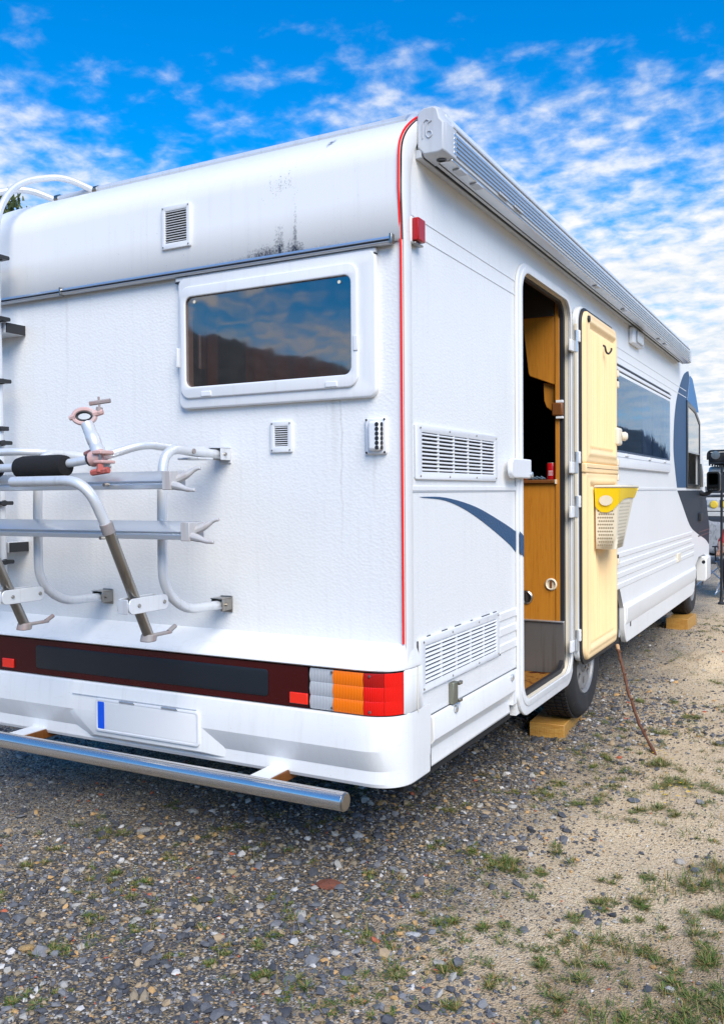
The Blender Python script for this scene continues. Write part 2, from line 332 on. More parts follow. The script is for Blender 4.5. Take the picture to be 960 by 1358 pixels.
side = lambda x0: (lambda u, v, w_: (x0 + w_, u, v))        # on the side face
def bx(name, m, parent, *b, bevel=.002, seg=2): return MB().box(*b).build(name, m, parent, bevel, seg)

# ------------------------------------------------------------------ ground and hills
def axis_steps(lo, hi, fine0, fine1, fine, grow=1.35):
    a = list(np.arange(fine0, fine1 + 1e-6, fine)); d = fine
    up = []; p = fine1
    while p < hi: d *= grow; p += d; up.append(p)
    d = fine; dn = []; p = fine0
    while p > lo: d *= grow; p -= d; dn.append(p)
    return np.array(dn[::-1] + a + up)
gx = axis_steps(-1500, 1500, -3.2, 3.0, .06); gy = axis_steps(-1500, 1500, -2.4, 12.0, .06)
_tabs = {}
def vnoise(x, y, s, seed):
    """smooth value noise"""
    if seed not in _tabs: _tabs[seed] = np.random.default_rng(seed).random((256, 256))
    tab = _tabs[seed]; x = np.asarray(x) * s; y = np.asarray(y) * s
    xi = np.floor(x).astype(int); yi = np.floor(y).astype(int); fx = x - xi; fy = y - yi; fx = fx * fx * (3 - 2 * fx); fy = fy * fy * (3 - 2 * fy)
    a = tab[xi % 256, yi % 256]; b = tab[(xi + 1) % 256, yi % 256]; c = tab[xi % 256, (yi + 1) % 256]; d = tab[(xi + 1) % 256, (yi + 1) % 256]
    return (a * (1 - fx) + b * fx) * (1 - fy) + (c * (1 - fx) + d * fx) * fy
def ground_z(x, y):
    x = np.asarray(x, float); y = np.asarray(y, float); near = np.exp(-((x / 9) ** 2 + ((y - 3) / 14) ** 2))
    z = .030 * (vnoise(x, y, 1.3, 1) - .5) + .022 * (vnoise(x, y, 4.1, 2) - .5) + .012 * (vnoise(x, y, 11, 3) - .5)
    m = np.clip((x - .2) / .4, 0, 1); z = z + m * .02 * (vnoise(x, y, 7, 5) - .5)
    for mx_, my_, r_, h_ in ((.40, 4.30, .16, .05), (.30, 4.75, .13, .035), (.47, 4.95, .12, .045), (.62, 4.5, .2, .05), (.22, 4.35, .09, .025)):
        z = z + 1.9 * h_ * np.exp(-(((x - mx_) / r_) ** 2 + ((y - my_) / (r_ * 1.3)) ** 2)) * (.4 + 1.2 * vnoise(x, y, 16, 6))
    return z * near
GX, GY = np.meshgrid(gx, gy); GZ = ground_z(GX, GY)
nv = len(gx); mh = len(gy); vs = np.stack([GX.ravel(), GY.ravel(), GZ.ravel()], 1)
ii = (np.arange(mh - 1)[:, None] * nv + np.arange(nv - 1)[None]).ravel()
fs = np.stack([ii, ii + 1, ii + nv + 1, ii + nv], 1)
def npmesh(name, vs, fs, m, smooth=True):
    me = bpy.data.meshes.new(name); k = fs.shape[1]
    me.vertices.add(len(vs)); me.vertices.foreach_set('co', np.asarray(vs, np.float32).ravel())
    me.loops.add(fs.size); me.loops.foreach_set('vertex_index', fs.astype(np.int32).ravel())
    me.polygons.add(len(fs)); me.polygons.foreach_set('loop_start', np.arange(0, fs.size, k, dtype=np.int32)); me.polygons.foreach_set('loop_total', np.full(len(fs), k, np.int32))
    me.polygons.foreach_set('use_smooth', np.full(len(fs), smooth)); me.update(calc_edges=True); me.validate()
    me.materials.append(m); o = bpy.data.objects.new(name, me); COL.objects.link(o); return o

m_ground = mat('sand_and_gravel', (.4, .3, .2), .95, spec=.2); t = m_ground.node_tree
c = obj_xyz(t); big = noise(t, 1.1, 6, .6); med = noise(t, 6, 6, .65); fin = noise(t, 60, 4, .6); vfin = noise(t, 330, 3, .6)
sx_ = M(t, 'ADD', M(t, 'MULTIPLY_ADD', M(t, 'MAXIMUM', M(t, 'SUBTRACT', c[1], 2.5), 0.0), .05, c[0]), M(t, 'MULTIPLY_ADD', M(t, 'SUBTRACT', big, .5), .9, M(t, 'MULTIPLY', M(t, 'SUBTRACT', med, .5), .55)))
mr = t.nodes.new('ShaderNodeMapRange'); mr.interpolation_type = 'SMOOTHSTEP'; mr.inputs['From Min'].default_value = -.20; mr.inputs['From Max'].default_value = .48; t.links.new(sx_, mr.inputs['Value'])
sand = mixc(t, ramp(t, med, [(.3, (0, 0, 0)), (.7, (1, 1, 1))]), (.74, .56, .35), (.58, .42, .25)); sand = mixc(t, ramp(t, fin, [(.35, (0, 0, 0)), (.7, (1, 1, 1))]), sand, (.82, .66, .44))
soil = ramp(t, M(t, 'ADD', M(t, 'MULTIPLY_ADD', c[0], 1.1, M(t, 'MULTIPLY', c[1], -.55)), M(t, 'MULTIPLY', M(t, 'SUBTRACT', big, .5), 2.2)), [(.55, (0, 0, 0)), (1.0, (1, 1, 1))])
sand = mixc(t, M(t, 'MULTIPLY', soil, .6), sand, mixc(t, fin, (.20, .125, .065), (.32, .22, .125)))
grit = mixc(t, ramp(t, fin, [(.38, (0, 0, 0)), (.62, (1, 1, 1))]), (.20, .165, .12), (.10, .098, .095))
packed = M(t, 'MULTIPLY', ramp(t, M(t, 'ADD', M(t, 'MULTIPLY_ADD', c[0], -1.0, M(t, 'MULTIPLY', c[1], .30)), M(t, 'MULTIPLY', M(t, 'SUBTRACT', med, .5), .4)), [(0, (0, 0, 0)), (.001, (0, 0, 0)), (1, (1, 1, 1))]), 1.0)
pk = t.nodes.new('ShaderNodeMapRange'); pk.inputs['From Min'].default_value = 1.05; pk.inputs['From Max'].default_value = 1.5
t.links.new(M(t, 'ADD', M(t, 'MULTIPLY_ADD', c[0], -1.0, M(t, 'MULTIPLY', c[1], .35)), M(t, 'MULTIPLY', M(t, 'SUBTRACT', med, .5), .5)), pk.inputs['Value'])
grit = mixc(t, M(t, 'MULTIPLY', pk.outputs[0], .8), grit, mixc(t, fin, (.42, .37, .30), (.28, .26, .23)))
colr = mixc(t, mr.outputs[0], grit, sand)
vo = t.nodes.new('ShaderNodeTexVoronoi'); vo.inputs['Scale'].default_value = 150; tcg = t.nodes.new('ShaderNodeTexCoord'); t.links.new(tcg.outputs['Object'], vo.inputs['Vector'])
sp = t.nodes.new('ShaderNodeSeparateColor'); t.links.new(vo.outputs['Color'], sp.inputs[0])
spk = ramp(t, sp.outputs[0], [(0, (.06, .06, .065)), (.3, (.14, .135, .135)), (.42, (.42, .31, .18)), (.72, (.36, .25, .13)), (.84, (.64, .60, .54)), (1, (.50, .29, .12))], 'CONSTANT')
thr = M(t, 'GREATER_THAN', M(t, 'ADD', sp.outputs[1], M(t, 'MULTIPLY', mr.outputs[0], -.52)), .37)
colr = mixc(t, M(t, 'MULTIPLY', thr, .85), colr, spk)
t.links.new(colr, P_(m_ground).inputs['Base Color'])
hgt = M(t, 'ADD', M(t, 'MULTIPLY', vo.outputs['Distance'], -.7), M(t, 'MULTIPLY_ADD', fin, .9, M(t, 'MULTIPLY', vfin, .5)))
bump(m_ground, hgt, .9, .012)
ground = npmesh('ground', vs, fs, m_ground); ground['kind'] = 'structure'

m_hill = mat('forested_hill', (.035, .05, .025), .95, spec=.1); t = m_hill.node_tree
t.links.new(mixc(t, ramp(t, noise(t, .16, 6, .7), [(.35, (0, 0, 0)), (.65, (1, 1, 1))]), (.075, .08, .075), (.13, .13, .12)), P_(m_hill).inputs['Base Color'])
def ridge_elev(az):
    pts = [(0, .2), (7, .8), (8.3, 1.6), (9, 2.9), (10.5, 3.9), (12, 4.2), (30, 4.6), (60, 4.5), (100, 5), (150, 5.5), (185, 5.5), (203, 6.4), (207.5, 7.2), (210, 8.6), (214, 9.6), (217, 10.2), (219.5, 10.8), (223, 12.2), (232, 11), (250, 7), (268, 4), (285, 2.5), (320, 1.4), (345, .8), (360, .2)]
    return np.interp(az % 360, [p[0] for p in pts], [p[1] for p in pts])
azs = np.radians(np.arange(0, 360.01, .4)); rs_ = np.array([150, 190, 230, 270, 300, 330, 400, 520])
prof = np.array([0, .25, .55, .85, 1.0, .96, .8, .5]); hv = []
nr = np.random.default_rng(3)
for r_, p_ in zip(rs_, prof):
    e_ = np.tan(np.radians(ridge_elev(np.degrees(azs)))) * 300
    h = p_ * e_ + (p_ > 0) * (2.6 * (vnoise(azs * 40, np.full_like(azs, r_), .55, 11) - .5) + 1.6 * (vnoise(azs * 300, np.full_like(azs, r_), 1, 12) - .5)) * np.clip(e_ / 25, 0.1, 1)
    h[-1] = h[0]; hv.append(np.stack([np.sin(azs) * r_ + 1, np.cos(azs) * r_ - 2, h + (-.6 if p_ == 0 else 0)], 1))
hv = np.concatenate(hv); na = len(azs); ii = (np.arange(len(rs_) - 1)[:, None] * na + np.arange(na - 1)[None]).ravel()
hills = npmesh('hills', hv, np.stack([ii, ii + 1, ii + na + 1, ii + na], 1), m_hill); hills['kind'] = 'structure'

# ================================================================== MOTORHOME
van = thing('motorhome', 'white coachbuilt motorhome with hammered panels, red corner piping and its side door standing open', 'motorhome', (-1.1, 3.6, 0))
XL = -2.20
BK = van
# --- rear wall (cut out for the window)
plate('rear_wall', m_stucco, BK, [(XL, .80), (-.0005, .80), (-.0005, 2.150), (XL, 2.150)], [rrect(-.885, -.168, 1.712, 2.064, .035)], .03, rear(.03))
# --- roof cap over the rear: profile (y, z)
capprof = [(-.006, 2.146), (-.014, 2.152), (-.014, 2.30), (-.012, 2.383), (-.009, 2.431), (.004, 2.472), (.038, 2.516), (.097, 2.564), (.16, 2.600), (.26, 2.632), (.40, 2.650), (.60, 2.656)]
def smoothline(p, n=4):
    o = []
    for i in range(len(p) - 1):
        a = p[max(i - 1, 0)]; b = p[i]; c_ = p[i + 1]; d = p[min(i + 2, len(p) - 1)]
        for j in range(n):
            s_ = j / n; o.append(tuple(.5 * (2 * b[k] + (c_[k] - a[k]) * s_ + (2 * a[k] - 5 * b[k] + 4 * c_[k] - d[k]) * s_ ** 2 + (3 * b[k] - a[k] - 3 * c_[k] + d[k]) * s_ ** 3) for k in range(len(b))))
    return o + [p[-1]]
cp = capprof[:2] + smoothline(capprof[2:], 5)
xsn = list(np.linspace(XL + .0, -1.95, 6)) + list(np.linspace(-1.9, -.002, 8))
def lcorner(x, z): # the cap rounds off at the far left shoulder
    k = max(0, (-1.95 - x) / .25); return z - .09 * k * k * max(0, (z - 2.40) / .25)
MB().grid([[(x, y, lcorner(x, z)) for y, z in cp] for x in xsn]).build('roof_cap', m_cap, BK, ang=60)
MB().grid([[(x, y, 2.656 + .001 - .09 * max(0, (-1.95 - x) / .25) ** 2) for y in (.6, 3, 5.6)] for x in xsn]).build('roof', m_white, BK)
MB().box(XL, XL + .03, .03, 6.4, .42, 2.52).build('off_side_wall', m_stucco, BK)
# --- gutter rail across the rear
g = MB(); g.prism([(-.014, 2.134), (-.030, 2.135), (-.034, 2.141), (-.026, 2.146), (-.034, 2.150), (-.032, 2.158), (-.014, 2.160)], lambda u, v, w_: (w_, u, v), XL, -.032)
gt = g.build('gutter_rail', m_alu, BK, .001); 
bx('rail_seal', m_black, gt, XL, -.036, -.0315, -.024, 2.1455, 2.1485, bevel=0); bx('rail_end', m_steel, gt, -.032, -.022, -.036, -.014, 2.132, 2.166)
bx('joint_clip', m_steel, gt, -1.508, -1.500, -.037, -.014, 2.131, 2.163, bevel=0)
# --- corner trim: white strip on the side, red piping on the corner
cl_out = [(-.006, y, z) for y, z in cp[3:] if z > 2.2 and y < .165]
MB().tube([(-.004, -.006, .835), (-.004, -.0065, 1.5), (-.004, -.0065, 2.12)] + [(-.006, y - .004, z + .002) for _, y, z in cl_out], .0038, 8).build('red_piping', m_red_piping, BK)
st = [(y, z) for y, z in cp if z > 2.16 and y < .17]
tr = [(.000, .83), (.050, .557), (.050, 2.36)] ; outer = [(-.001, .80)] + [(-.001, 2.15)] + [(y + .003, z - .001) for y, z in st]
inner = [(.05, .56), (.05, 2.36), (.058, 2.41), (.078, 2.455), (.11, 2.50), (.165, 2.545)]
plate('corner_trim', m_white, BK, [(-.001, .60)] + outer[1:] + [(.175, 2.56)] + inner[::-1], [], .006, side(.0015), .002)
# --- near side wall with door and window cut-outs
DY0, DY1, DZ0, DZ1 = 1.160, 2.000, .365, 2.325
nose = [(7.72, .62), (7.73, .92), (7.64, 1.05), (7.40, 1.33), (7.225, 1.65), (7.05, 1.90), (6.88, 2.13), (6.70, 2.27), (6.45, 2.42), (6.20, 2.52), (5.9, 2.59), (5.5, 2.61)]
wall_out = [(.045, .557), (1.12, .557), (1.12, .345), (2.035, .345), (2.035, .72), (2.2, .80), (2.95, .80), (3.2, .72), (3.335, .557), (6.57, .557), (6.60, .50), (6.70, .60), (6.90, .655), (7.35, .655), (7.46, .62)] + nose + [(.30, 2.61), (.165, 2.545), (.11, 2.50), (.078, 2.455), (.058, 2.41), (.045, 2.36)]
plate('side_wall', m_stucco, BK, wall_out, [rrect(DY0, DY1, DZ0, DZ1, .10), rrect(2.98, 5.035, 1.585, 2.058, .03), [(6.10, 1.375), (6.10, 2.13), (6.60, 2.095), (6.91, 2.0), (6.91, 1.365)]], .028, side(-.028))
# ribs pressed into the lower side panel
rb = None
for z in (.915, .850, .785, .715):
    for y0, y1 in ((3.0, 6.55 if z < .8 else 6.4), (.90, 1.12)):
        if z > .87 and y0 < 1: continue
        zz = z if y0 > 1 else z - .045
        MB().prism([(0, zz - .020), (.005, zz - .014), (.005, zz + .014), (0, zz + .020)], lambda u, v, w_: (u + .0005, w_, v), y0, y1).build('pressed_rib', m_white, BK)
for z in (2.249, 2.189):
    for y0, y1 in ((.06, 1.125), (2.05, 6.05)):
        bx('panel_seam', m_plast, BK, .0, .0022, y0, y1, z - .003, z + .003, bevel=0)
for y0, y1 in ((.058, 1.122), (2.05, 5.50)):
    s_ = bx('belt_strip', m_white, BK, .0, .004, y0, y1, 1.336, 1.352, bevel=.001)
    bx('strip_seam', m_capgrey, s_, .0, .0025, y0, y1, 1.3315, 1.3362, bevel=0)  # thin grey seam line below the belt strip
sb2 = MB(); sb2.tube([(.0035, .0525, .56 + k * .09) for k in range(20)], [.0018 + .0012 * random.random() for k in range(20)], 6); sb2.build('sealant_bead', m_seal, BK)
sb2 = MB(); sb2.tube([(.0165, .060, .752 - k * .024) for k in range(7)] + [(.016, .0625, .60)], .0022, 6); sb2.build('sealant_bead', m_seal, BK)
# curved blue stripe decal
top = smoothline([(.116, 1.315), (.337, 1.311), (.636, 1.273), (.942, 1.204), (1.128, 1.155)], 5); bot = smoothline([(1.128, 1.062), (1.037, 1.104), (.804, 1.184), (.556, 1.257), (.337, 1.300), (.116, 1.313)], 5)
plate('blue_stripe', m_blue, BK, top + bot[:-1], [], .0012, side(.0004))
# --- dark cab decals
up = smoothline([(6.19, 2.45), (6.03, 2.42), (5.84, 2.355), (5.54, 2.158), (5.40, 1.98), (5.345, 1.80), (5.345, 1.656), (5.43, 1.50), (5.53, 1.355)], 4)
plate('cab_decal', m_blue, BK, up + [(6.10, 1.355), (6.10, 2.13), (6.27, 2.40)], [], .0014, side(.0004))
lo = smoothline([(5.545, 1.330), (5.70, 1.26), (5.84, 1.196), (6.30, .995), (6.77, .902), (7.40, .81), (7.70, .74)], 4)
plate('lower_cab_decal', m_navy, BK, lo + [(7.725, .92), (7.64, 1.04), (7.41, 1.30), (7.12, 1.33)], [], .0014, side(.0004))
cab_t = [(6.30, 2.42), (6.46, 2.405), (6.71, 2.255), (6.885, 2.115), (6.60, 2.10), (6.13, 2.14)]
plate('blue_cab_cap', m_glossblue, BK, cab_t, [], .0014, side(.0007))
for z in (.90, .86): bx('cab_groove', m_blackgloss, BK, .0, .004, 6.85, 7.70, z, z + .012)
bx('cab_door_handle', m_black, BK, .0, .03, 6.86, 7.02, 1.02, 1.10, bevel=.006)
# --- nose front, swept across the width
npf = smoothline(nose, 3)
MB().grid([[(x, y, z - .03 * ((x + 1.1) / 1.1) ** 4 * 0) for y, z in npf] for x in np.linspace(XL, -.028, 6)]).build('cab_front', m_white, BK)
ws = [p for p in npf if 1.45 < p[1] < 2.28]
MB().grid([[(x, y + .012, z + .006) for y, z in ws] for x in np.linspace(XL + .15, -.20, 5)]).build('windscreen', m_glassc, BK)
# --- cab side window, half lowered
cw = plate('cab_window', m_blackgloss, BK, [(6.06, 1.352), (6.06, 2.168), (6.60, 2.128), (6.94, 2.02), (6.94, 1.343)], [[(6.13, 1.39), (6.13, 2.115), (6.59, 2.08), (6.885, 1.985), (6.885, 1.385)]], .009, side(.002), .002)
plate('pane', m_glassc, cw, [(6.12, 1.70), (6.12, 2.12), (6.60, 2.085), (6.89, 1.99), (6.89, 1.70)], [], .004, side(.0025))
plate('quarter_panel', m_blackgloss, cw, [(7.00, 1.365), (7.00, 1.60), (7.08, 1.60), (7.16, 1.52), (7.19, 1.365)], [], .006, side(.002), .002)
bx('pane_edge', m_alu, cw, .0018, .0075, 6.13, 6.885, 1.685, 1.70)
bx('steering_wheel_cowl', m_dark, cw, -.75, -.25, 6.6, 7.0, 1.15, 1.40)
# --- door mirror
mi = MB(); mi.prism(rrect(-.085, .085, -.10, .10, .03, 5), lambda u, v, w_: (.138 + u * .78, 6.95 + w_ - .25 * u, 1.418 + v), -.05, .05); mr_ = mi.build('door_mirror', m_blackgloss, BK, .008)
MB().tube(fillet([(.0, 6.98, 1.30), (.05, 6.97, 1.285), (.10, 6.96, 1.31), (.13, 6.955, 1.35)], .03), .022, 10).build('mirror_arm', m_black, mr_)
MB().prism(rrect(-.06, .06, -.08, .08, .02, 4), lambda u, v, w_: (.138 + u * .78, 6.95 + w_ - .25 * u, 1.418 + v), -.053, -.051).build('mirror_glass', m_glassc, mr_)
# --- front bumper corner behind the wheel arch
fb = MB(); fb.prism([(-.10, .37), (.012, .37), (.03, .40), (.03, .62), (-.10, .66)], lambda u, v, w_: (u, w_, v), 7.28, 7.62); fbo = fb.build('front_bumper', m_white, BK, .012)
MB().lathe([(.0, .0), (.018, .0), (.018, .004), (0, .004)], (.0, 7.282, .575), (0, -1, 0), 14).build('bumper_hole_plug', m_black, fbo)
MB().box(XL, -.10, 7.3, 7.76, .35, .95).build('front_panel', m_white, BK, .02)

# --- interior shell
MB().box(XL + .03, -.03, .04, 6.9, .33, .36).build('floor_pan', m_under, BK)
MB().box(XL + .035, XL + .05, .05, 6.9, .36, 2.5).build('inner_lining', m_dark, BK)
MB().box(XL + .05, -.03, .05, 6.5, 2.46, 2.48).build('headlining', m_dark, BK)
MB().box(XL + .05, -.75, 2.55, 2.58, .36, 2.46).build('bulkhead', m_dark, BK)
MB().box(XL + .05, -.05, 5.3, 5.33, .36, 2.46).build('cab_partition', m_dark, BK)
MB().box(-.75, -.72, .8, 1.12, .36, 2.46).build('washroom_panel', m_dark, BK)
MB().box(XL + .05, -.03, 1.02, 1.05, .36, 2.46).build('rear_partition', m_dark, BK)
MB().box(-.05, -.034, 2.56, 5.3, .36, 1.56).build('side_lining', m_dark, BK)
# cabinets seen through the doorway
cab = bx('cabinet', m_wood, BK, -.62, -.060, 1.955, 2.5, .648, 1.372, bevel=.002)
bx('counter_top', m_wooddk, cab, -.62, -.0575, 1.935, 2.52, 1.3735, 1.392, bevel=.003); bx('counter_edge', m_creamwhite, cab, -.057, -.050, 1.935, 1.952, 1.37, 1.393, bevel=0)
bx('wood_post', m_wood, BK, -.0585, -.036, 1.95, 2.3, .648, 2.44)
MB().prism([(-.62, 2.42), (-.62, 1.97), (-.204, 1.944), (-.196, 1.936), (-.062, 1.887), (-.062, 2.42)][0:0] + [(-.40, 2.42), (-.256, 2.42), (-.204, 1.955), (-.196, 1.940), (-.062, 1.887), (-.062, 2.42)][1:], lambda u, v, w_: (u, w_, v), 1.955, 2.0).build('upper_locker', m_wood, BK, .004); bx('locker_top_shade', m_dark, BK, -.45, -.061, 1.94, 1.953, 2.245, 2.44)  # dark strip added to stand in for the shade over the locker's top
MB().prism([(-.132, 1.905), (-.128, 1.81), (-.115, 1.775), (-.062, 1.735), (-.062, 1.90)], lambda u, v, w_: (u, w_, v), 1.985, 2.01).build('shelf_bracket', m_wood, BK, .003)
lt = bx('latch_block', m_wooddk, BK, -.072, -.012, 1.925, 1.950, 1.722, 1.792, bevel=.008)
bx('latch_plate', m_plast, lt, -.05, -.012, 1.93, 1.9495, 1.790, 1.804); bx('latch_plate', m_plast, lt, -.05, -.012, 1.93, 1.9495, 1.708, 1.720)
for (x, z, r_, mm) in ((-.083, .842, .032, m_creamwhite), (-.218, .768, .036, m_steel)):
    ro = MB().lathe([(r_, 0), (r_, .006), (r_ * .82, .011), (r_ * .68, .008), (r_ * .66, -.002), (.0, -.002)], (x, 1.954, z), (0, -1, 0), 28).build('air_outlet', mm, BK)
    MB().box(x - .004, x + .004, 1.944, 1.953, z - r_ * .6, z + r_ * .6).build('outlet_vane', m_wooddk if mm is m_creamwhite else m_dark, ro)
sw = bx('step_well', m_step, BK, -.55, -.010, 1.935, 1.952, .36, .645, bevel=.003)
bx('well_side', m_step, sw, -.56, -.55, 1.06, 1.935, .36, .645); bx('well_front', m_step, sw, -.55, -.03, 1.06, 1.07, .36, .645); bx('well_floor', m_step, sw, -.55, -.03, 1.07, 1.935, .36, .372)
bx('well_lip', m_alu, sw, -.55, -.012, 1.925, 1.954, .6455, .652, bevel=.001)
# small things standing on the counter
can = thing('drink_can', 'small red tin can standing at the end of the wooden counter', 'can', (-.090, 2.0, 1.3925))
MB().lathe([(.0, .0), (.026, .0), (.028, .004), (.028, .082), (.025, .088), (.0, .088)], (-.090, 2.0, 1.3925), (0, 0, 1), 24).build('can_body', m_can, can)
cb_ = MB().lathe([(.0255, .0), (.0265, .0015), (.0255, .003)], (-.090, 2.0, 1.4795), (0, 0, 1), 24).build('can_rim', m_alu, can)
lw = MB()
for k in range(3): lw.add([(-.090 + .0284 * math.sin(a), 2.0 - .0284 * math.cos(a), 1.415 + k * .010 + dz) for dz in (0, .004) for a in (-.45, -.15, .15, .45)], [(0, 1, 5, 4), (1, 2, 6, 5), (2, 3, 7, 6)])
lw.build('can_print', m_label, can)
fr = MB().lathe([(.0, -.022)] + [(.022 * math.cos(a), .022 * math.sin(a)) for a in np.linspace(-1.4, 1.4, 9)] + [(0, .022)], (0, 0, 0), (0, 0, 1), 16)
fo = fr.build('orange_ball', m_orange, None); fo.location = (-.232, 1.99, 1.4145); tag(fo, 'small round orange object lying on the counter behind the door catch', 'ball')
cl = MB()
for k in range(6):
    x = -.205 + k * .012; cl.tube([(x - .02, 1.99 + .01 * (k % 3), 1.394), (x, 1.985, 1.404 + .006 * (k % 2)), (x + .02, 1.99 + .008 * (k % 2), 1.397)], .004, 6)
clo = cl.build('crumpled_cloth', mat('blue_grey_cloth', (.10, .16, .22), .9), None); tag(clo, 'crumpled blue grey cloth lying on the counter beside the orange ball', 'cloth')
# door mat
mt_ = MB(); mt_.grid([[(x, y, .386 + .008 * math.sin(9 * x) * math.sin(7 * y)) for x in np.linspace(-.52, -.032, 14)] for y in np.linspace(1.10, 1.925, 24)])
mo = mt_.build('door_mat', m_mat, None, flat=False); sm = mo.modifiers.new('thick', 'SOLIDIFY'); sm.thickness = .006; tag(mo, 'worn brown coir mat lying in the step well of the doorway', 'mat')

# --- doorway frame
ffr = plate('doorway_frame', m_frame, BK, rrect(1.118, 2.036, .322, 2.350, .135, 10), [rrect(1.176, 1.982, .388, 2.312, .10, 10)], .013, side(.0012), .004, 3)
plate('frame_lip', m_frame, ffr, rrect(1.150, 2.008, .362, 2.334, .115, 10), [rrect(1.180, 1.978, .392, 2.308, .096, 10)], .007, side(.0125), .003, 2)
plate('frame_jamb', m_creamwhite, ffr, rrect(1.166, 1.996, .372, 2.32, .10, 10), [rrect(1.1775, 1.9805, .3895, 2.3105, .098, 10)], .034, side(-.034))
plate('frame_seal', m_black, ffr, rrect(1.168, 1.994, .380, 2.318, .10, 10), [rrect(1.182, 1.952, .412, 2.298, .09, 10)], .020, side(-.0345))
plate('stripe_on_frame', m_blue, ffr, [(1.121, 1.157), (1.177, 1.134), (1.177, 1.040), (1.121, 1.066)], [], .0012, side(.0200))
# --- open entrance door, folded back almost flat on the wall
DX = .052
door = plate('entrance_door', m_frame, BK, rrect(1.985, 2.800, .425, 2.305, .10, 10), [], .030, side(.020), .006, 3)
plate('door_seal', m_black, door, rrect(2.005, 2.795, .405, 2.298, .095, 10), [rrect(2.035, 2.765, .445, 2.268, .08, 10)], .014, side(.0495), .004)
bx('edge_strip', m_creamwhite, door, .034, .0505, 1.978, 1.984, .55, 2.20)
def liner(name, y0, y1, z0, z1, rt, rb_):
    """moulded door liner: flat border, raised bead, ribbed field"""
    ny, nz = 170, 110; rows = []
    W, H = y1 - y0, z1 - z0
    for i in range(nz + 1):
        row = []
        for k in range(ny + 1):
            u = k / ny * W; v = i / nz * H; r_ = rt if v > H / 2 else rb_
            # squircle-ish rounded corners: pull the grid in
            dv = (H - v) if v > H / 2 else v; ins = 0
            if r_ > 0 and dv < r_: ins = r_ - math.sqrt(max(0, r_ * r_ - (r_ - dv) ** 2))
            uu = ins + u / W * (W - 2 * ins)
            e = min(uu - ins, W - ins - uu, v, H - v)
            x = .022 * min(1, max(0, e / .016)) ** .5
            b = min(uu - .075, W - .075 - uu, v - .07, H - .07 - v)
            if b > 0: x += -.010 * min(1, b / .014) + (.0105 * (.5 + .5 * math.cos(2 * math.pi * (uu - .075) / .043)) ** 2.2 if b > .02 else 0)
            elif b > -.028: x += .007 * math.sin(math.pi * (b + .028) / .028)
            row.append((.062 + x, y0 + uu, z0 + v))
        rows.append(row)
    return MB().grid(rows).build(name, m_cream, door, ang=50)
l1 = liner('upper_liner', 2.022, 2.775, 1.472, 2.284, .085, .02); l2 = liner('lower_liner', 2.022, 2.775, .428, 1.440, .0, .085)
bx('split_band', m_cream, door, .058, .088, 2.016, 2.785, 1.428, 1.478, bevel=.006); bx('split_gap', m_wooddk, door, .0875, .0886, 2.03, 2.77, 1.4515, 1.455, bevel=0)
for z in (2.105, 1.475, 1.245, .545):
    h = bx('hinge', m_plast, door, .030, .062, 1.985, 2.03, z, z + .062, bevel=.004)
    bx('hinge_leaf', m_plast, h, .020, .036, 1.915, 1.978, z - .052, z + .008, bevel=.004); MB().tube([(.045, 1.982, z - .05), (.045, 1.982, z + .06)], .009, 10).build('hinge_pin', m_alu, h)
    for dz in (.018, .045): MB().lathe([(.0, .0), (.005, .0), (.004, .003), (0, .003)], (.0622, 2.008, z + dz), (1, 0, 0), 8).build('hinge_screw', m_black, h)
hk = MB().tube(fillet([(.076, 2.405, 2.145), (.095, 2.405, 2.140), (.100, 2.410, 2.105), (.110, 2.425, 2.095), (.122, 2.440, 2.115), (.122, 2.445, 2.13)], .012), .0055, 8).build('coat_hook', m_black, door)
MB().lathe([(.0, 0), (.018, 0), (.016, .012), (0, .014)], (.082, 2.072, 2.235), (1, 0, 0), 16).build('door_buffer', m_black, door)
hd = bx('door_handle', m_creamwhite, door, .070, .108, 2.70, 2.80, 1.60, 1.705, bevel=.014, seg=3); MB().lathe([(0, 0), (.026, 0), (.028, .02), (.018, .034), (0, .036)], (.104, 2.792, 1.655), (1, .35, 0), 18).build('handle_knob', m_creamwhite, hd)
for z in (2.03, 1.965, 1.50, 1.41, .905): bx('edge_latch', m_creamwhite, door, .060, .088, 2.778, 2.808, z - .02, z + .02, bevel=.005)
for z in (1.985, .93): bx('latch_slot', m_black, door, .062, .082, 2.800, 2.8095, z - .016, z + .016, bevel=0)
# door catch on the wall left of the doorway
ct = MB(); ct.prism(rrect(.95, 1.215, 1.388, 1.472, (.006, .035, .035, .006), 6), lambda u, v, w_: (w_, u, v), .0225, .045); co = ct.build('door_catch', m_plast, BK, .006)
MB().lathe([(0, 0), (.013, 0), (.013, .006), (.006, .008), (0, .008)], (.046, 1.205, 1.405), (1, 0, 0), 14).build('catch_screw', m_alu, co)

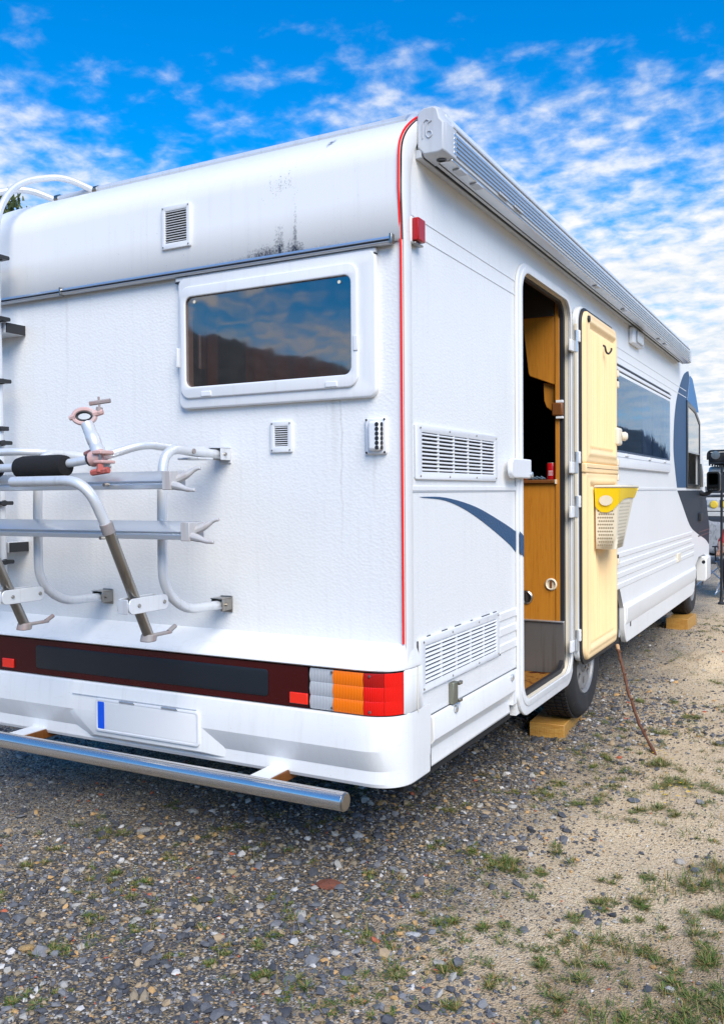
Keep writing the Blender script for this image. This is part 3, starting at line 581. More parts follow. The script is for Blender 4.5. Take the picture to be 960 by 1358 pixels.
# --- hinged windows
def screws(parent, pts, nrm, r=.004, m=None):
    s = None
    for p in pts:
        if s is None: s = MB().lathe([(0, 0), (r, 0), (r * .8, .0025), (0, .003)], (0, 0, 0), nrm, 8).build('screw', m or m_steel, parent, loc=None); q = s
        else: q = again(s, (0, 0, 0))
        q.location = p
rw = plate('rear_window', m_plast, BK, rrect(-.912, -.088, 1.645, 2.128, .03), [rrect(-.875, -.175, 1.722, 2.055, .028)], .022, rear(-.001), .007, 3); rw['label'] = 'rear window with rounded white frame and tinted pane'
plate('frame_bead', m_plast, rw, rrect(-.896, -.152, 1.682, 2.092, .038), [rrect(-.872, -.178, 1.724, 2.053, .026)], .010, rear(-.0225), .0045, 3)
plate('pane', m_glass, rw, rrect(-.877, -.173, 1.720, 2.057, .028), [], .006, rear(-.015))
bx('hinge_strip', m_plast, rw, -.925, -.090, -.020, -.002, 2.1165, 2.1335, bevel=.003); bx('strip_gap', m_black, rw, -.925, -.090, -.0215, -.005, 2.1115, 2.1155, bevel=0)
for x in (-.80, -.275): bx('catch_tab', m_plast, rw, x, x + .045, -.036, -.031, 1.686, 1.704, bevel=.002)
bx('catch_tab', m_plast, rw, -.166, -.150, -.036, -.031, 1.80, 1.85, bevel=.002)
bx('edge_tab', m_plast, rw, -.916, -.905, -.034, -.02, 1.80, 1.87, bevel=.002)
for x in (-.835, -.225): MB().lathe([(0, 0), (.006, 0), (.006, .002), (0, .002)], (x, -.0213, 2.035), (0, -1, 0), 10).build('stay_stud', m_creamwhite, rw)
# inside the rear window: brown curtain, pale pole and stay
cu_ = MB(); cu_.grid([[(x, .10 + .006 * math.sin(x * 70), z) for x in np.linspace(-.70, -.12, 90)] for z in (1.66, 2.10)]); cu_.build('curtain', m_curt, BK)
cu_ = MB(); cu_.grid([[(x, .085 + .012 * math.sin(x * 120), z) for x in np.linspace(-.90, -.80, 24)] for z in (1.66, 2.10)]); cu_.build('curtain', m_curt, BK)
MB().tube([(-.866, .045, 1.73), (-.866, .045, 1.93)], .008, 10).build('window_stay', m_alu, BK); bx('stay_knob', m_black, BK, -.878, -.85, .03, .06, 1.73, 1.80, bevel=.006)
bx('room_back_wall', m_curt, BK, XL + .06, -.05, .95, .97, 1.2, 2.45)
sw_ = plate('side_window', m_plast, BK, rrect(2.94, 5.075, 1.478, 2.085, .03), [rrect(2.99, 5.035, 1.590, 2.055, .035)], .020, side(-.001), .006, 3)
plate('pane', m_glass2, sw_, rrect(2.965, 5.05, 1.575, 2.064, .035), [], .005, side(.014))
bx('hinge_strip', m_plast, sw_, .0, .022, 2.94, 5.09, 2.092, 2.116, bevel=.004); bx('strip_gap', m_black, sw_, .0, .0205, 2.94, 5.10, 2.1165, 2.1235, bevel=0); bx('strip_gap', m_black, sw_, .0, .016, 2.94, 5.09, 2.0865, 2.0915, bevel=0); bx('upper_gap', m_capgrey, sw_, .0, .012, 2.94, 5.12, 2.136, 2.142, bevel=0)
bx('lower_gap', m_capgrey, sw_, .0, .010, 2.94, 5.06, 1.4725, 1.4775, bevel=0); bx('sill_line', m_capgrey, sw_, .0, .0205, 2.96, 5.06, 1.546, 1.549, bevel=0)
for y in (3.3, 4.1, 4.75): bx('catch_tab', m_plast, sw_, .019, .028, y, y + .09, 1.555, 1.572, bevel=.002)
for y0, y1 in ((4.30, 4.62), (4.80, 4.98)):
    cu_ = MB(); cu_.grid([[(-.06 + .012 * math.sin(y * 60), y, z) for y in np.linspace(y0, y1, 30)] for z in (1.57, 2.08)]); cu_.build('pale_curtain', m_curtl, BK)

# --- ventilation grilles
def grille(name, y0, y1, z0, z1, rows, cols, parent):
    g = plate(name, m_plast, parent, rrect(y0, y1, z0, z1, .006, 3), [rrect(y0 + .045, y1 - .035, z0 + .026, z1 - .026, .004, 3)], .008, side(.001), .002)
    bx('grille_back', m_under, g, -.001, .0006, y0 + .04, y1 - .03, z0 + .02, z1 - .02, bevel=0)
    zz = np.linspace(z0 + .026, z1 - .026, rows + 1); dz = zz[1] - zz[0]
    s = MB().prism([(.001, dz * .30), (.0025, dz * .42), (.0095, -dz * .02), (.0085, -dz * .16), (.0065, -dz * .16)], lambda u, v, w_: (u, w_, v), y0 + .044, y1 - .034).build('slat', m_plast, g)
    for k in range(rows):
        q = s if k == 0 else again(s, (0, 0, 0)); q.location = (0, 0, zz[k] + dz * .45)
    dv = MB().box(.001, .0078, -.004, .004, z0 + .026, z1 - .026).build('divider', m_plast, g)
    for k in range(1, cols):
        q = dv if k == 1 else again(dv, (0, 0, 0)); q.location = (0, y0 + .045 + (y1 - y0 - .08) * k / cols, 0)
    screws(g, [(.0092, y, z) for z in (z0 + .012, z1 - .012) for y in (y0 + .03, y0 + (y1 - y0) * .36, y0 + (y1 - y0) * .7, y1 - .015)], (1, 0, 0))
    return g
g1 = grille('upper_grille', .078, .868, 1.374, 1.560, 10, 5, BK); g1['label'] = 'upper side grille, ten slats above the blue stripe'
g2 = grille('lower_grille', .095, .885, .650, .834, 9, 5, BK); g2['label'] = 'lower side grille with black marks round its edge'
MB().box(.0, .003, .088, .094, .655, .83).build('grille_edge_gap', m_black, g2); MB().box(.0, .003, .0725, .0775, 1.38, 1.555).build('grille_edge_gap', m_capgrey, g1)
for k, (y, l) in enumerate(((.17, .03), (.30, .05), (.42, .06), (.58, .02), (.70, .09), (.83, .04))): MB().box(.0, .0022, y, y + l, .8345, .837).build('edge_crack', m_black, g2); MB().box(.0, .0022, y + .05, y + .05 + l, .6465, .6495).build('edge_crack', m_black, g2)
def vent(x0, x1, z0, z1, rows, y, mm):
    v = plate('wall_vent', m_plast, BK, rrect(x0, x1, z0, z1, .004, 3), [rrect(x0 + .018, x1 - .018, z0 + .022, z1 - .018, .002, 3)], .010, rear(y), .0025)
    bx('vent_back', m_under, v, x0 + .016, x1 - .016, y - .001, y + .001, z0 + .02, z1 - .016, bevel=0)
    zz = np.linspace(z0 + .022, z1 - .018, rows + 1); dz = zz[1] - zz[0]
    s = MB().prism([(-.001, dz * .32), (-.004, dz * .36), (-.010, -dz * .05), (-.008, -dz * .22)], lambda u, v_, w_: (w_, u, v_), x0 + .018, x1 - .018).build('slat', mm, v)
    for k in range(rows):
        q = s if k == 0 else again(s, (0, 0, 0)); q.location = (0, y, zz[k] + dz * .5)
    screws(v, [(x, y - .0102, z) for x in (x0 + .008, x1 - .008) for z in (z0 + .008, z1 - .008)], (0, -1, 0), .003)
    return v
v1 = vent(-.985, -.850, 2.243, 2.402, 13, -.0145, m_plast); v1['label'] = 'square louvred vent high on the roof cap'
v2 = vent(-.516, -.426, 1.474, 1.583, 9, -.0005, m_plast); v2['label'] = 'small louvred vent below the rear window'
fl = bx('flue_outlet', m_plast, BK, -.137, -.058, -.014, .0, 1.457, 1.577, bevel=.006)
flb = bx('flue_body', m_plast, fl, -.118, -.070, -.034, -.014, 1.468, 1.566, bevel=.010, seg=3)
for k in range(6): MB().lathe([(0, 0), (.0075, 0), (.0075, .001), (0, .001)], (-.0695, -.024, 1.478 + k * .0152), (1, -.12, 0), 12).build('flue_hole', m_black, fl); MB().lathe([(0, 0), (.0072, 0), (.0072, .001), (0, .001)], (-.082, -.0345, 1.478 + k * .0152), (0, -1, 0), 12).build('flue_hole', m_black, fl)
screws(fl, [(x, -.0142, z) for x in (-.131, -.064) for z in (1.463, 1.571)], (0, -1, 0), .004, m_black)

# --- red side marker lamp high on the corner
mk = bx('marker_lamp', m_plast, BK,   .0022, .010, .045, .112, 2.152, 2.236, bevel=.003)
bx('lamp_lens', m_lredd, mk, .010, .034, .050, .106, 2.157, 2.232, bevel=.004); bx('lamp_base', m_steel, mk, .004, .024, .047, .11, 2.146, 2.152)
# --- awning lamp by the door
al = bx('awning_lamp', m_plast, BK, .0, .035, 3.50, 3.83, 2.322, 2.432, bevel=.012, seg=3); bx('lamp_lens', m_lclr, al, .034, .046, 3.58, 3.80, 2.338, 2.418, bevel=.008)
# --- awning case
AP = [(.004, 2.585), (.004, 2.470), (.030, 2.447), (.090, 2.446), (.104, 2.452), (.106, 2.543), (.092, 2.560), (.088, 2.590), (.07, 2.604), (.025, 2.604)]
aw = MB().prism(AP, lambda u, v, w_: (u, w_, v), .155, 5.52).build('awning_case', m_awn, BK, .002)
for z in (2.463, 2.478, 2.493, 2.508, 2.523): bx('case_ridge', m_alu, aw, .1060, .1095, .175, 5.515, z, z + .0085, bevel=.001)
bx('lead_rail', m_capgrey, aw, .086, .110, .17, 5.517, 2.5465, 2.556, bevel=.002)
bx('lower_lip', m_alu, aw, .058, .104, .17, 5.517, 2.4365, 2.4455, bevel=.003); bx('lip_gap', m_black, aw, .050, .0575, .18, 5.51, 2.440, 2.4465, bevel=0)
bx('wall_rail', m_capgrey, aw, .0005, .022, .10, 5.50, 2.440, 2.4685, bevel=.003); bx('rail_gap', m_black, aw, .0225, .0265, .12, 5.50, 2.443, 2.45, bevel=0)
for y in (.24, .40, 2.2, 2.9, 4.1, 4.35): bx('case_clip', m_capgrey, aw, .075, .107, y, y + .06, 2.430, 2.4365, bevel=.001)
for y in (.62, .80): bx('cover_tab', m_capgrey, aw, .1095, .1125, y, y + .10, 2.459, 2.468, bevel=.001)
ec = MB(); EC = [(.002, 2.592), (.002, 2.470), (.030, 2.442), (.090, 2.441), (.108, 2.449), (.109, 2.545), (.094, 2.562), (.084, 2.598), (.066, 2.608), (.028, 2.608)]
n_ = len(EC); cc_ = (.055, 2.525)
ec.add([(cc_[0] + (u - cc_[0]) * .84, .098, cc_[1] + (v - cc_[1]) * .90) for u, v in EC] + [(u, .116, v) for u, v in EC] + [(u, .20, v) for u, v in EC],
       [tuple(range(n_))] + [(i, (i + 1) % n_, n_ + (i + 1) % n_, n_ + i) for i in range(n_)] + [(n_ + i, n_ + (i + 1) % n_, 2 * n_ + (i + 1) % n_, 2 * n_ + i) for i in range(n_)] + [tuple(range(2 * n_, 3 * n_))])
eo = ec.build('case_end_cap', m_capgrey, aw, .003)
MB().lathe([(.017, 0), (.017, .002), (.012, .003), (.011, -.001), (0, -.001)], (.074, .150, 2.4395), (0, 0, -1), 20).build('crank_socket', m_blackgloss, aw)
em = fillet([(.062, .096, 2.555), (.045, .096, 2.548), (.041, .096, 2.510), (.052, .096, 2.498), (.064, .096, 2.508), (.060, .096, 2.522), (.048, .096, 2.522)], .008, 4)
MB().tube(em, .0022, 6).build('embossed_emblem', m_capgrey, aw); MB().tube(fillet([(.030, .0955, 2.50), (.030, .0955, 2.552), (.044, .0955, 2.562), (.052, .0955, 2.555)], .008, 4), .0018, 6).build('embossed_emblem', m_capgrey, aw)
ec2 = again(eo, (0, 0, 0)); ec2.location = (0, 5.58, 0); ec2.scale = (1, -1, 1) if False else (1, 1, 1); ec2.location = (0, 5.405, 0)

# --- roof rail lying along the rear edge and the handrail hoops of the ladder
rr = MB().tube([(x, .30, 2.668 - (.02 * max(0, -1.7 - x))) for x in np.linspace(-1.865, -.12, 12)] + [(-.085, .27, 2.655), (-.07, .22, 2.62)], .017, 12).build('roof_rail', m_alup, BK)
for x in (-1.628, -1.862): MB().tube([(x - .012, .30, 2.669), (x + .012, .30, 2.669)], .0195, 12).build('rail_collar', m_steel, rr)

# --- rear shelf, bumper and lamp band: profiles swept round the corner
def plan(d, s):
    """point on the bumper's plan outline that stands d off the rear wall; s runs along it from far left round to the side"""
    q = min(1, max(.0, d / .1)); xs = -.02 - .115 * q; ye = .03 + .035 * q; xe = .004 + .010 * q
    if s <= 0: return (xs + s, -d)
    if s < 1:
        a = s * math.pi / 2; e = .8; return (xs + (xe - xs) * math.sin(a) ** e, ye - (ye + d) * math.cos(a) ** e)
    return (xe, ye + (s - 1))
def sweep(name, prof, ss, m, parent, **kw):
    return MB().grid([[(*plan(d, s), z) for d, z in prof] for s in ss]).build(name, m, parent, **kw)
SS = [-2.2 + .115, -1.5, -1, -.5, -.2, -.05] + list(np.linspace(0, 1, 15)) + [1.03]
sweep('bumper_shelf', [(.0, .834), (.012, .828), (.05, .800), (.088, .772), (.098, .764), (.100, .757), (.094, .7525), (.070, .751)], SS, m_white, BK, ang=50)
bprof = [(.070, .6055), (.098, .606), (.102, .600), (.108, .57), (.112, .53), (.113, .497), (.088, .432), (.084, .426), (.086, .385), (.080, .373), (.06, .370), (.03, .372)]
SB = SS[:-1] + [1.02, 1.06, 1.105]
bp = sweep('rear_bumper', bprof, SB, m_white, BK, ang=14)
sweep('corner_post', [(.078, .7505), (.098, .748), (.099, .61), (.078, .6075)], list(np.linspace(.715, 1, 9)) + [1.02, 1.04], m_white, BK, ang=50)
bx('lamp_band_back', m_under, BK, XL, -.10, -.072, -.06, .600, .756)
# garnish panel and lamps
gb = sweep('reflector_band', [(.07, .7485), (.091, .747), (.0915, .611), (.07, .609)], [-2.085, -1.2, -.193], m_garn, BK, ang=50)
plate('black_insert', m_grey_insert, gb, rrect(-1.606, -.478, .634, .726, .012, 3), [], .004, rear(-.0905), .001)
for x0, x1 in ((-.389, -.318), (-1.80, -1.735)): bx('red_reflector', m_refl, gb, x0, x1, -.098, -.090, .622, .659, bevel=.002)
tl = sweep('tail_lamp', [(.066, .7475), (.089, .7475), (.089, .6095), (.066, .6095)], [-.187, -.08, -.02] + list(np.linspace(0, .72, 12)), m_blackgloss, BK, ang=50)
tl['label'] = 'right tail lamp cluster with clear, amber and red lenses'
def lens3(nm, ss, mats, proud=.0):
    zs = [.7465, .7015, .7015, .6555, .6555, .6105]
    for k in range(3):
        z1, z0 = zs[2 * k], zs[2 * k + 1]; d = .0945 + proud
        sweep(nm, [(.085, z1), (d - .0015, z1), (d - .0003, z1 - .003), (d + .0012, (z0 + z1) / 2), (d - .0003, z0 + .003), (d - .0015, z0), (.085, z0)], ss, mats[k], tl, ang=40)
lens3('clear_lens', [-.185, -.13, -.094], [m_lclr] * 3, -.003)
lens3('amber_lens', [-.091, -.04, .0, .03, .06], [m_lamb] * 3)
lens3('red_lens', list(np.linspace(.065, .365, 6)), [m_lredd, m_lred, m_lred])
lens3('outer_red_lens', list(np.linspace(.37, .705, 8)), [m_lred] * 3)
for s, z in ((-.09, .740), (-.09, .622), (.16, .738), (.16, .622)):
    x, y = plan(.098, s); MB().lathe([(0, 0), (.005, 0), (.004, .002), (0, .003)], (x, y, z), (0, -1, 0), 10).build('lamp_screw', m_steel, tl)
# number plate on its flat carrier
hl = MB(); hl.add([(-1.385, -.1128, .485), (-1.375, -.1128, .499), (-.752, -.1128, .499), (-.752, -.1126, .408), (-1.27, -.1126, .408), (-1.50, -.084, .470), (-1.43, -.100, .499), (-.70, -.100, .499), (-.655, -.080, .390), (-1.33, -.080, .388)],
    [(0, 1, 2, 3, 4), (0, 5, 6, 1), (1, 6, 7, 2), (2, 7, 8, 3), (3, 8, 9, 4), (4, 9, 5, 0)]); hlo = hl.build('plate_carrier', m_white, BK, .003)
np_ = plate('number_plate', m_platew, BK, rrect(-1.250, -.768, .434, .547, .012, 4), [], .006, rear(-.1135), .0015); np_['label'] = 'blank white number plate with blue band at its left end'
plate('blue_band', m_plateb, np_, rrect(-1.246, -1.213, .439, .542, .004, 3), [], .001, rear(-.1194))
plate('plate_frame', m_plast, np_, rrect(-1.258, -.760, .427, .554, .014, 4), [rrect(-1.247, -.771, .437, .544, .010, 4)], .008, rear(-.1128), .002)
for x in (-1.135, -.93): bx('plate_lamp', m_alu, np_, x, x + .075, -.124, -.112, .5475, .5555, bevel=.002)
bx('plate_recess_shade', m_capgrey, np_, -1.385, -.775, -.1145, -.112, .5562, .5585, bevel=0)  # grey line paints the shade along the top of an unmodelled recess
# rear chrome step tube
bb = MB().tube([(-2.15, -.25, .379), (-.092, -.25, .379)], .0295, 28).build('step_tube', m_chrome, BK); MB().lathe([(.0285, 0), (.0285, .004), (.026, .006), (0, .006)], (-.092, -.25, .379), (1, 0, 0), 28).build('tube_cap', m_steel, bb)
for x in (-.44, -1.60): bx('tube_bracket', m_wooddk, bb, x - .04, x + .04, -.245, .30, .352, .388, bevel=.002); bx('bracket_top', m_plast, bb, x - .04, x + .035, -.24, -.05, .3885, .392, bevel=0)
# --- skirts
def skirt(y0, y1, zb=.362, name='side_skirt'):
    return MB().prism([(-.02, .557), (.010, .556), (.014, .548), (.017, .472), (-.016, .428), (-.010, zb + .008), (-.016, zb), (-.03, zb)], lambda u, v, w_: (u, w_, v), y0, y1).build(name, m_white, BK, .004)
sk = skirt(.190, 1.072); bx('skirt_seam', m_blackgloss, sk, .0, .0025, .05, 1.118, .5565, .5595, bevel=0)
MB().prism([(-.02, .552), (.004, .552), (.004, .40), (-.02, .40)], lambda u, v, w_: (u, w_, v), 1.072, 1.125).build('skirt_end', m_white, sk, .003)
bx('skirt_gap', m_black, sk, -.02, .004, .168, .192, .375, .552, bevel=0)
cl_ = bx('hatch_clip', mat('grey_green_metal', (.22, .22, .17), .5, .5), BK, .002, .022, .358, .400, .560, .640, bevel=.004); bx('clip_hook', m_steel, cl_, .018, .03, .395, .425, .625, .638); bx('clip_hook', m_steel, cl_, .018, .03, .395, .425, .562, .574)
for y, z in ((.388, .540), (1.02, .535)): MB().lathe([(0, 0), (.014, 0), (.014, .006), (.007, .009), (0, .009)], (.016, y, z), (1, 0, 0), 14).build('skirt_bolt', m_alu, sk)
sf = MB(); sf.prism([(3.335, .576), (3.335, .42), (3.37, .345), (3.40, .322), (3.9, .320), (6.40, .322), (6.52, .345), (6.58, .40), (6.61, .50), (6.66, .576)], lambda u, v, w_: (w_, u, v), -.03, .008)
fsk = sf.build('front_skirt', m_white, BK, .004)
MB().prism([(.0, .580), (.008, .578), (.024, .560), (.022, .480), (.008, .440), (.0, .44)], lambda u, v, w_: (u, w_, v), 3.345, 6.56).build('skirt_bulge', m_white, fsk, .004)
bx('arch_return', m_capgrey, fsk, -.14, -.03, 3.34, 3.36, .33, .70)
MB().prism([(.0, .0), (.02, .0), (.02, .04), (.0, .05)], lambda u, v, w_: (.0085 + w_, 3.50 + u, .415 + v), 0, .003).build('key_slot', m_black, fsk)
bx('side_reflector', m_creamwhite, BK, .0, .012, 5.50, 5.68, .70, .775, bevel=.004)
# mud guard behind the step
# --- underbody
bx('chassis_rail', m_under, BK, -1.75, -.45, .06, 6.9, .33, .352); bx('rear_axle', m_under, BK, -2.0, -.25, 2.45, 2.60, .40, .50)
bx('wheel_housing', m_under, BK, -.40, -.028, 2.05, 3.33, .82, .85); bx('inner_arch', m_under, BK, -.42, -.40, 2.05, 3.33, .33, .85)
# --- wheels
WHEELS = []
def wheel(xo, yc, zc, R=.345, Wd=.205, flip=1):
    wl = bpy.data.objects.new('wheel', None); wl.empty_display_size = .1; wl.location = (0, 0, 0); COL.objects.link(wl); adopt(wl, BK); wl.location = (0, 0, 0)
    x = xo; q_ = R / .345
    prof = [(.205, -.012), (.215, .0), (.235, .004), (.26, .002), (.285, .006), (.306, .004), (.322, -.006), (.336, -.018), (.343, -.032), (R, -.05), (R, -Wd / 2), (R, -Wd + .05), (.335, -Wd + .018), (.30, -Wd), (.21, -Wd + .01)]
    prof = [(a_ if a_ == R else a_ * q_, b_) for a_, b_ in prof]
    ty = MB().lathe(prof, (x, yc, zc), (1, 0, 0), 64, False); tyo = ty.build('tyre', m_tyre, wl, ang=30)
    tr_ = MB()
    for k in range(72):
        a = 2 * math.pi * k / 72; da = .030
        for (w0, w1, sk_) in ((-.035, -.062, .010), (-.068, -.098, -.010), (-.106, -.138, .010), (-.144, -.172, -.010)):
            vs = []
            for rr_ in (R - .002, R + .0075):
                for ww, aa in ((w0, a), (w1, a + sk_), (w1, a + sk_ + da * 1.9), (w0, a + da * 1.9)):
                    vs.append((x + ww, yc + math.sin(aa) * rr_, zc - math.cos(aa) * rr_))
            tr_.add(vs, [(0, 1, 2, 3), (4, 5, 6, 7), (0, 1, 5, 4), (1, 2, 6, 5), (2, 3, 7, 6), (3, 0, 4, 7)])
    tro = tr_.build('tread_blocks', m_tyre, tyo, flat=True); tro['kind'] = 'stuff'
    rim = MB().lathe([(a_ * q_, b_) for a_, b_ in ((.207, -.03), (.208, -.006), (.202, .0), (.192, -.004), (.186, -.014), (.182, -.03), (.176, -.06))], (x, yc, zc), (1, 0, 0), 48, False).build('rim', m_rim, wl)
    dk = plate('rim_disc', m_rim, rim, [(.18 * q_ * math.cos(a), .18 * q_ * math.sin(a)) for a in np.linspace(0, 2 * math.pi, 49)[:-1]],
        [[((r_ * q_) * math.cos(a + s_), (r_ * q_) * math.sin(a + s_)) for r_, s_ in ((.112, -.16), (.155, -.15), (.160, 0), (.155, .15), (.112, .16))] for a in np.linspace(0, 2 * math.pi, 9)[:-1]],
        .012, lambda u, v, w_: (x - .026 + w_, yc + u, zc + v), .002)
    MB().lathe([(.172 * q_, -.07), (.0, -.07)], (x, yc, zc), (1, 0, 0), 32).build('brake_drum', m_under, rim)
    MB().lathe([(.085, -.034), (.080, -.014), (.066, .0), (.03, .004), (0, .004)], (x, yc, zc), (1, 0, 0), 32).build('hub_cap', m_rim, rim)
    for k in range(5):
        a = 2 * math.pi * k / 5 + .3; MB().lathe([(0, .012), (.009, .010), (.010, -.02)][::-1], (x, yc + .055 * math.cos(a), zc + .055 * math.sin(a)), (1, 0, 0), 8).build('wheel_nut', m_steel, rim)
    return wl
w1 = wheel(.012, 2.30, .402, .325); w1['label'] = 'rear wheel standing on a timber block below the door'
w2 = wheel(-.03, 6.68, .418, .315); w2['label'] = 'front wheel on the farther timber block'
for (yy, zz) in ((2.30, .402), (6.68, .418)):      # the far-side pair
    src = w1 if yy < 3 else w2
    c = src.copy(); COL.objects.link(c); c.location = (-1.86, 0, 0)
    for ch in src.children:
        d = ch.copy(); COL.objects.link(d); d.parent = c
        for g_ in ch.children:
            e = g_.copy(); COL.objects.link(e); e.parent = d
    c['label'] = 'far side wheel in the shade under the motorhome'

# --- ladder at the left
ld = MB()
for x in (-1.765, -2.07): pass
lad = MB().tube(fillet([(-1.762, -.115, .95), (-1.775, -.115, 2.48), (-1.80, .02, 2.655), (-1.72, .20, 2.715), (-1.64, .30, 2.668)], .13, 9), .0145, 12).build('ladder', m_alup, BK)
MB().tube(fillet([(-2.10, -.115, .95), (-2.12, -.115, 2.46), (-2.13, .05, 2.65), (-1.98, .22, 2.715), (-1.872, .30, 2.664)], .13, 9), .0145, 12).build('ladder_upright', m_alup, lad)
for z in (2.295, 2.047, 1.795, 1.545, 1.30, 1.06): 
    rg = MB().tube([(-2.13, -.118, z), (-1.742, -.118, z)], [.012, .012], 10).build('rung', m_black, lad); rg.scale = (1, 1, 1)
    MB().prism(rrect(-.03, .03, -.008, .008, .006, 3), lambda u, v, w_: (w_, -.118 + u, z + v), -1.775, -1.728).build('rung_end', m_blackgloss, lad)
for z in (2.018, 1.118): bx('wall_bracket', m_alup, lad, -2.12, -1.748, -.098, -.002, z - .022, z + .020, bevel=.002); bx('bracket_end', m_black, lad, -1.7478, -1.7415, -.097, -.003, z - .021, z + .019, bevel=0)
bx('ladder_clip', m_black, lad, -1.785, -1.738, -.135, -.095, 1.595, 1.612, bevel=.002)

# --- bicycle rack
rk = bpy.data.objects.new('bicycle_rack', None); rk.empty_display_size = .1; COL.objects.link(rk); adopt(rk, BK); rk.location = (0, 0, 0)
rk['label'] = 'folded silver bicycle rack of bent tubes'
YT = -.345
for x in (-.718, -1.298):
    MB().tube(fillet([(x, -.02, 1.473), (x, -.14, 1.474), (x - .002, YT + .01, 1.488), (x - .002, YT, 1.30), (x - .002, YT, 1.02), (x, -.24, .935), (x, -.02, .930)], .085, 8), .0165, 14).build('upright_tube', m_alup, rk)
    for z in (.932, 1.473):
        b_ = MB(); b_.box(x - .026, x + .026, -.006, -.0005, z - .032, z + .028); b_.box(x - .026, x - .022, -.062, -.006, z - .021, z + .021); b_.box(x + .022, x + .026, -.062, -.006, z - .021, z + .021); b_.box(x - .027, x + .027, -.066, -.004, z + .0212, z + .0245); b_.build('wall_mount', m_steel if z < 1 else m_alup, rk, .0015)
        MB().tube([(x - .032, -.040, z), (x + .033, -.040, z)], .006, 8).build('mount_bolt', m_steel, rk)
    # platform leg, leaning away from the wall at its top
    xl = x - .022
    top_ = [(xl - .30, -.640, 1.372), (xl - .06, -.640, 1.372), (xl, -.625, 1.335), (xl, -.570, 1.235)] 
    MB().tube(fillet([(xl - .34, -.640, 1.374), (xl - .02, -.640, 1.374), (xl, -.566, 1.215)], .085, 9), .0165, 14).build('platform_tube', m_alup, rk)
    MB().tube([(xl, -.580, 1.243), (xl, -.566, 1.213)], .0205, 14).build('tube_sleeve', m_wornlight, rk)
    MB().tube([(xl, -.569, 1.222), (xl, -.394, .868)], .0175, 14).build('steel_leg', m_steel, rk)
    f_ = MB(); f_.prism(rrect(-.024, .024, -.022, .022, .015, 4), lambda u, v, w_: (xl + u, -.394 + v + w_ * .3, .862 + w_), -.012, .012); f_.box(xl - .008, xl + .012, -.40, -.29, .862, .872); f_.build('leg_foot', m_wornlight, rk, .003)
    MB().tube([(xl + .002, -.30, .868), (xl + .002, -.265, .884)], .008, 8).build('foot_lever', m_wornlight, rk)
    pl = MB(); pl.prism(rrect(-.51, -.325, .951, 1.001, .02, 5), lambda u, v, w_: (xl + w_, u, v), .020, .026); pl.prism(rrect(-.51, -.325, .951, 1.001, .02, 5), lambda u, v, w_: (xl + w_, u, v), -.026, -.020); pl.box(xl - .02, xl + .02, -.512, -.508, .953, .999)
    po = pl.build('link_plate', m_alup, rk, .0015)
    for y in (-.465, -.345): MB().lathe([(0, 0), (.007, 0), (.006, .003), (0, .003)], (xl + .0262, y, .976), (1, 0, 0), 10).build('plate_bolt', m_steel, rk)
bx('rack_latch', m_redrust, rk, -.80, -.77, -.16, -.13, 1.492, 1.502, bevel=.003); bx('latch_plate', m_alup, rk, -.775, -.68, -.20, -.12, 1.449, 1.457, bevel=.003)
MB().tube([(-.735, -.20, 1.478), (-.699, -.20, 1.478)], .009, 10).build('pivot_bolt', m_wornlight, rk)
# wheel channels
def channel(y, z, x1, w_=.062):
    p = [(-.5 * w_, .030), (-.5 * w_, .012), (-.35 * w_, .0), (.35 * w_, .0), (.5 * w_, .030), (.5 * w_, .035), (.42 * w_, .035), (.30 * w_, .006), (-.30 * w_, .006), (-.42 * w_, .030)]
    p = [(-.034, .004), (-.034, .010), (-.020, .012), (-.030, .020), (.028, .052), (.034, .052), (.034, .047), (-.020, .004), (-.020, -.006), (-.034, -.004)]
    ch = MB().prism(p, lambda u, v, q: (q, y + u, z + v), -2.15, x1).build('wheel_channel', m_alu, rk, .001)
    e_ = MB()
    e_.tube(fillet([(x1 - .01, y + .0, z + .020), (x1 + .035, y + .010, z + .040), (x1 + .055, y + .018, z + .056), (x1 + .075, y + .020, z + .058)], .02, 4), [.014, .013, .012, .011, .010, .009, .009, .008, .008, .007, .006, .006][:2 + 5 * 2], 8)
    e_.tube(fillet([(x1 - .01, y - .02, z + .008), (x1 + .035, y - .024, z + .000), (x1 + .06, y - .026, z - .008), (x1 + .09, y - .026, z - .010)], .02, 4), [.014, .013, .012, .011, .010, .009, .009, .008, .008, .007, .006, .006][:2 + 5 * 2], 8)
    e_.box(x1 - .03, x1 + .004, y - .037, y + .036, z - .008, z + .050)
    e_.build('channel_end', m_steel2, rk, .002); return ch
channel(-.475, 1.352, -.545); channel(-.420, 1.193, -.520)
for x, z, y in ((-.79, 1.362, -.515), (-.865, 1.19, -.458)): MB().tube([(x, y, z), (x, y - .02, z)], .006, 8).build('channel_bolt', m_steel, rk)
# padded hoop bars
MB().tube(fillet([(-.74, -.10, 1.484), (-.775, -.24, 1.490), (-.79, -.345, 1.500), (-.868, -.47, 1.452), (-1.02, -.50, 1.430), (-1.35, -.50, 1.424), (-2.1, -.48, 1.42)], .07, 7), .0145, 12).build('hoop_bar', m_alup, rk)
MB().tube(fillet([(-1.30, -.10, 1.478), (-1.36, -.30, 1.492), (-1.50, -.36, 1.492), (-1.70, -.42, 1.462), (-2.1, -.44, 1.44)], .09, 7), .0145, 12).build('hoop_bar', m_alup, rk)
for x0, x1 in ((-1.215, -.985), (-1.62, -1.315)):
    MB().tube([(x0, -.50, 1.425), (x0 + .006, -.50, 1.425), (x0 + .03, -.50, 1.425), (x1 - .03, -.50, 1.426), (x1 - .006, -.50, 1.427), (x1, -.50, 1.427)], [.024, .034, .039, .039, .034, .024], 20).build('foam_pad', m_foam, rk)
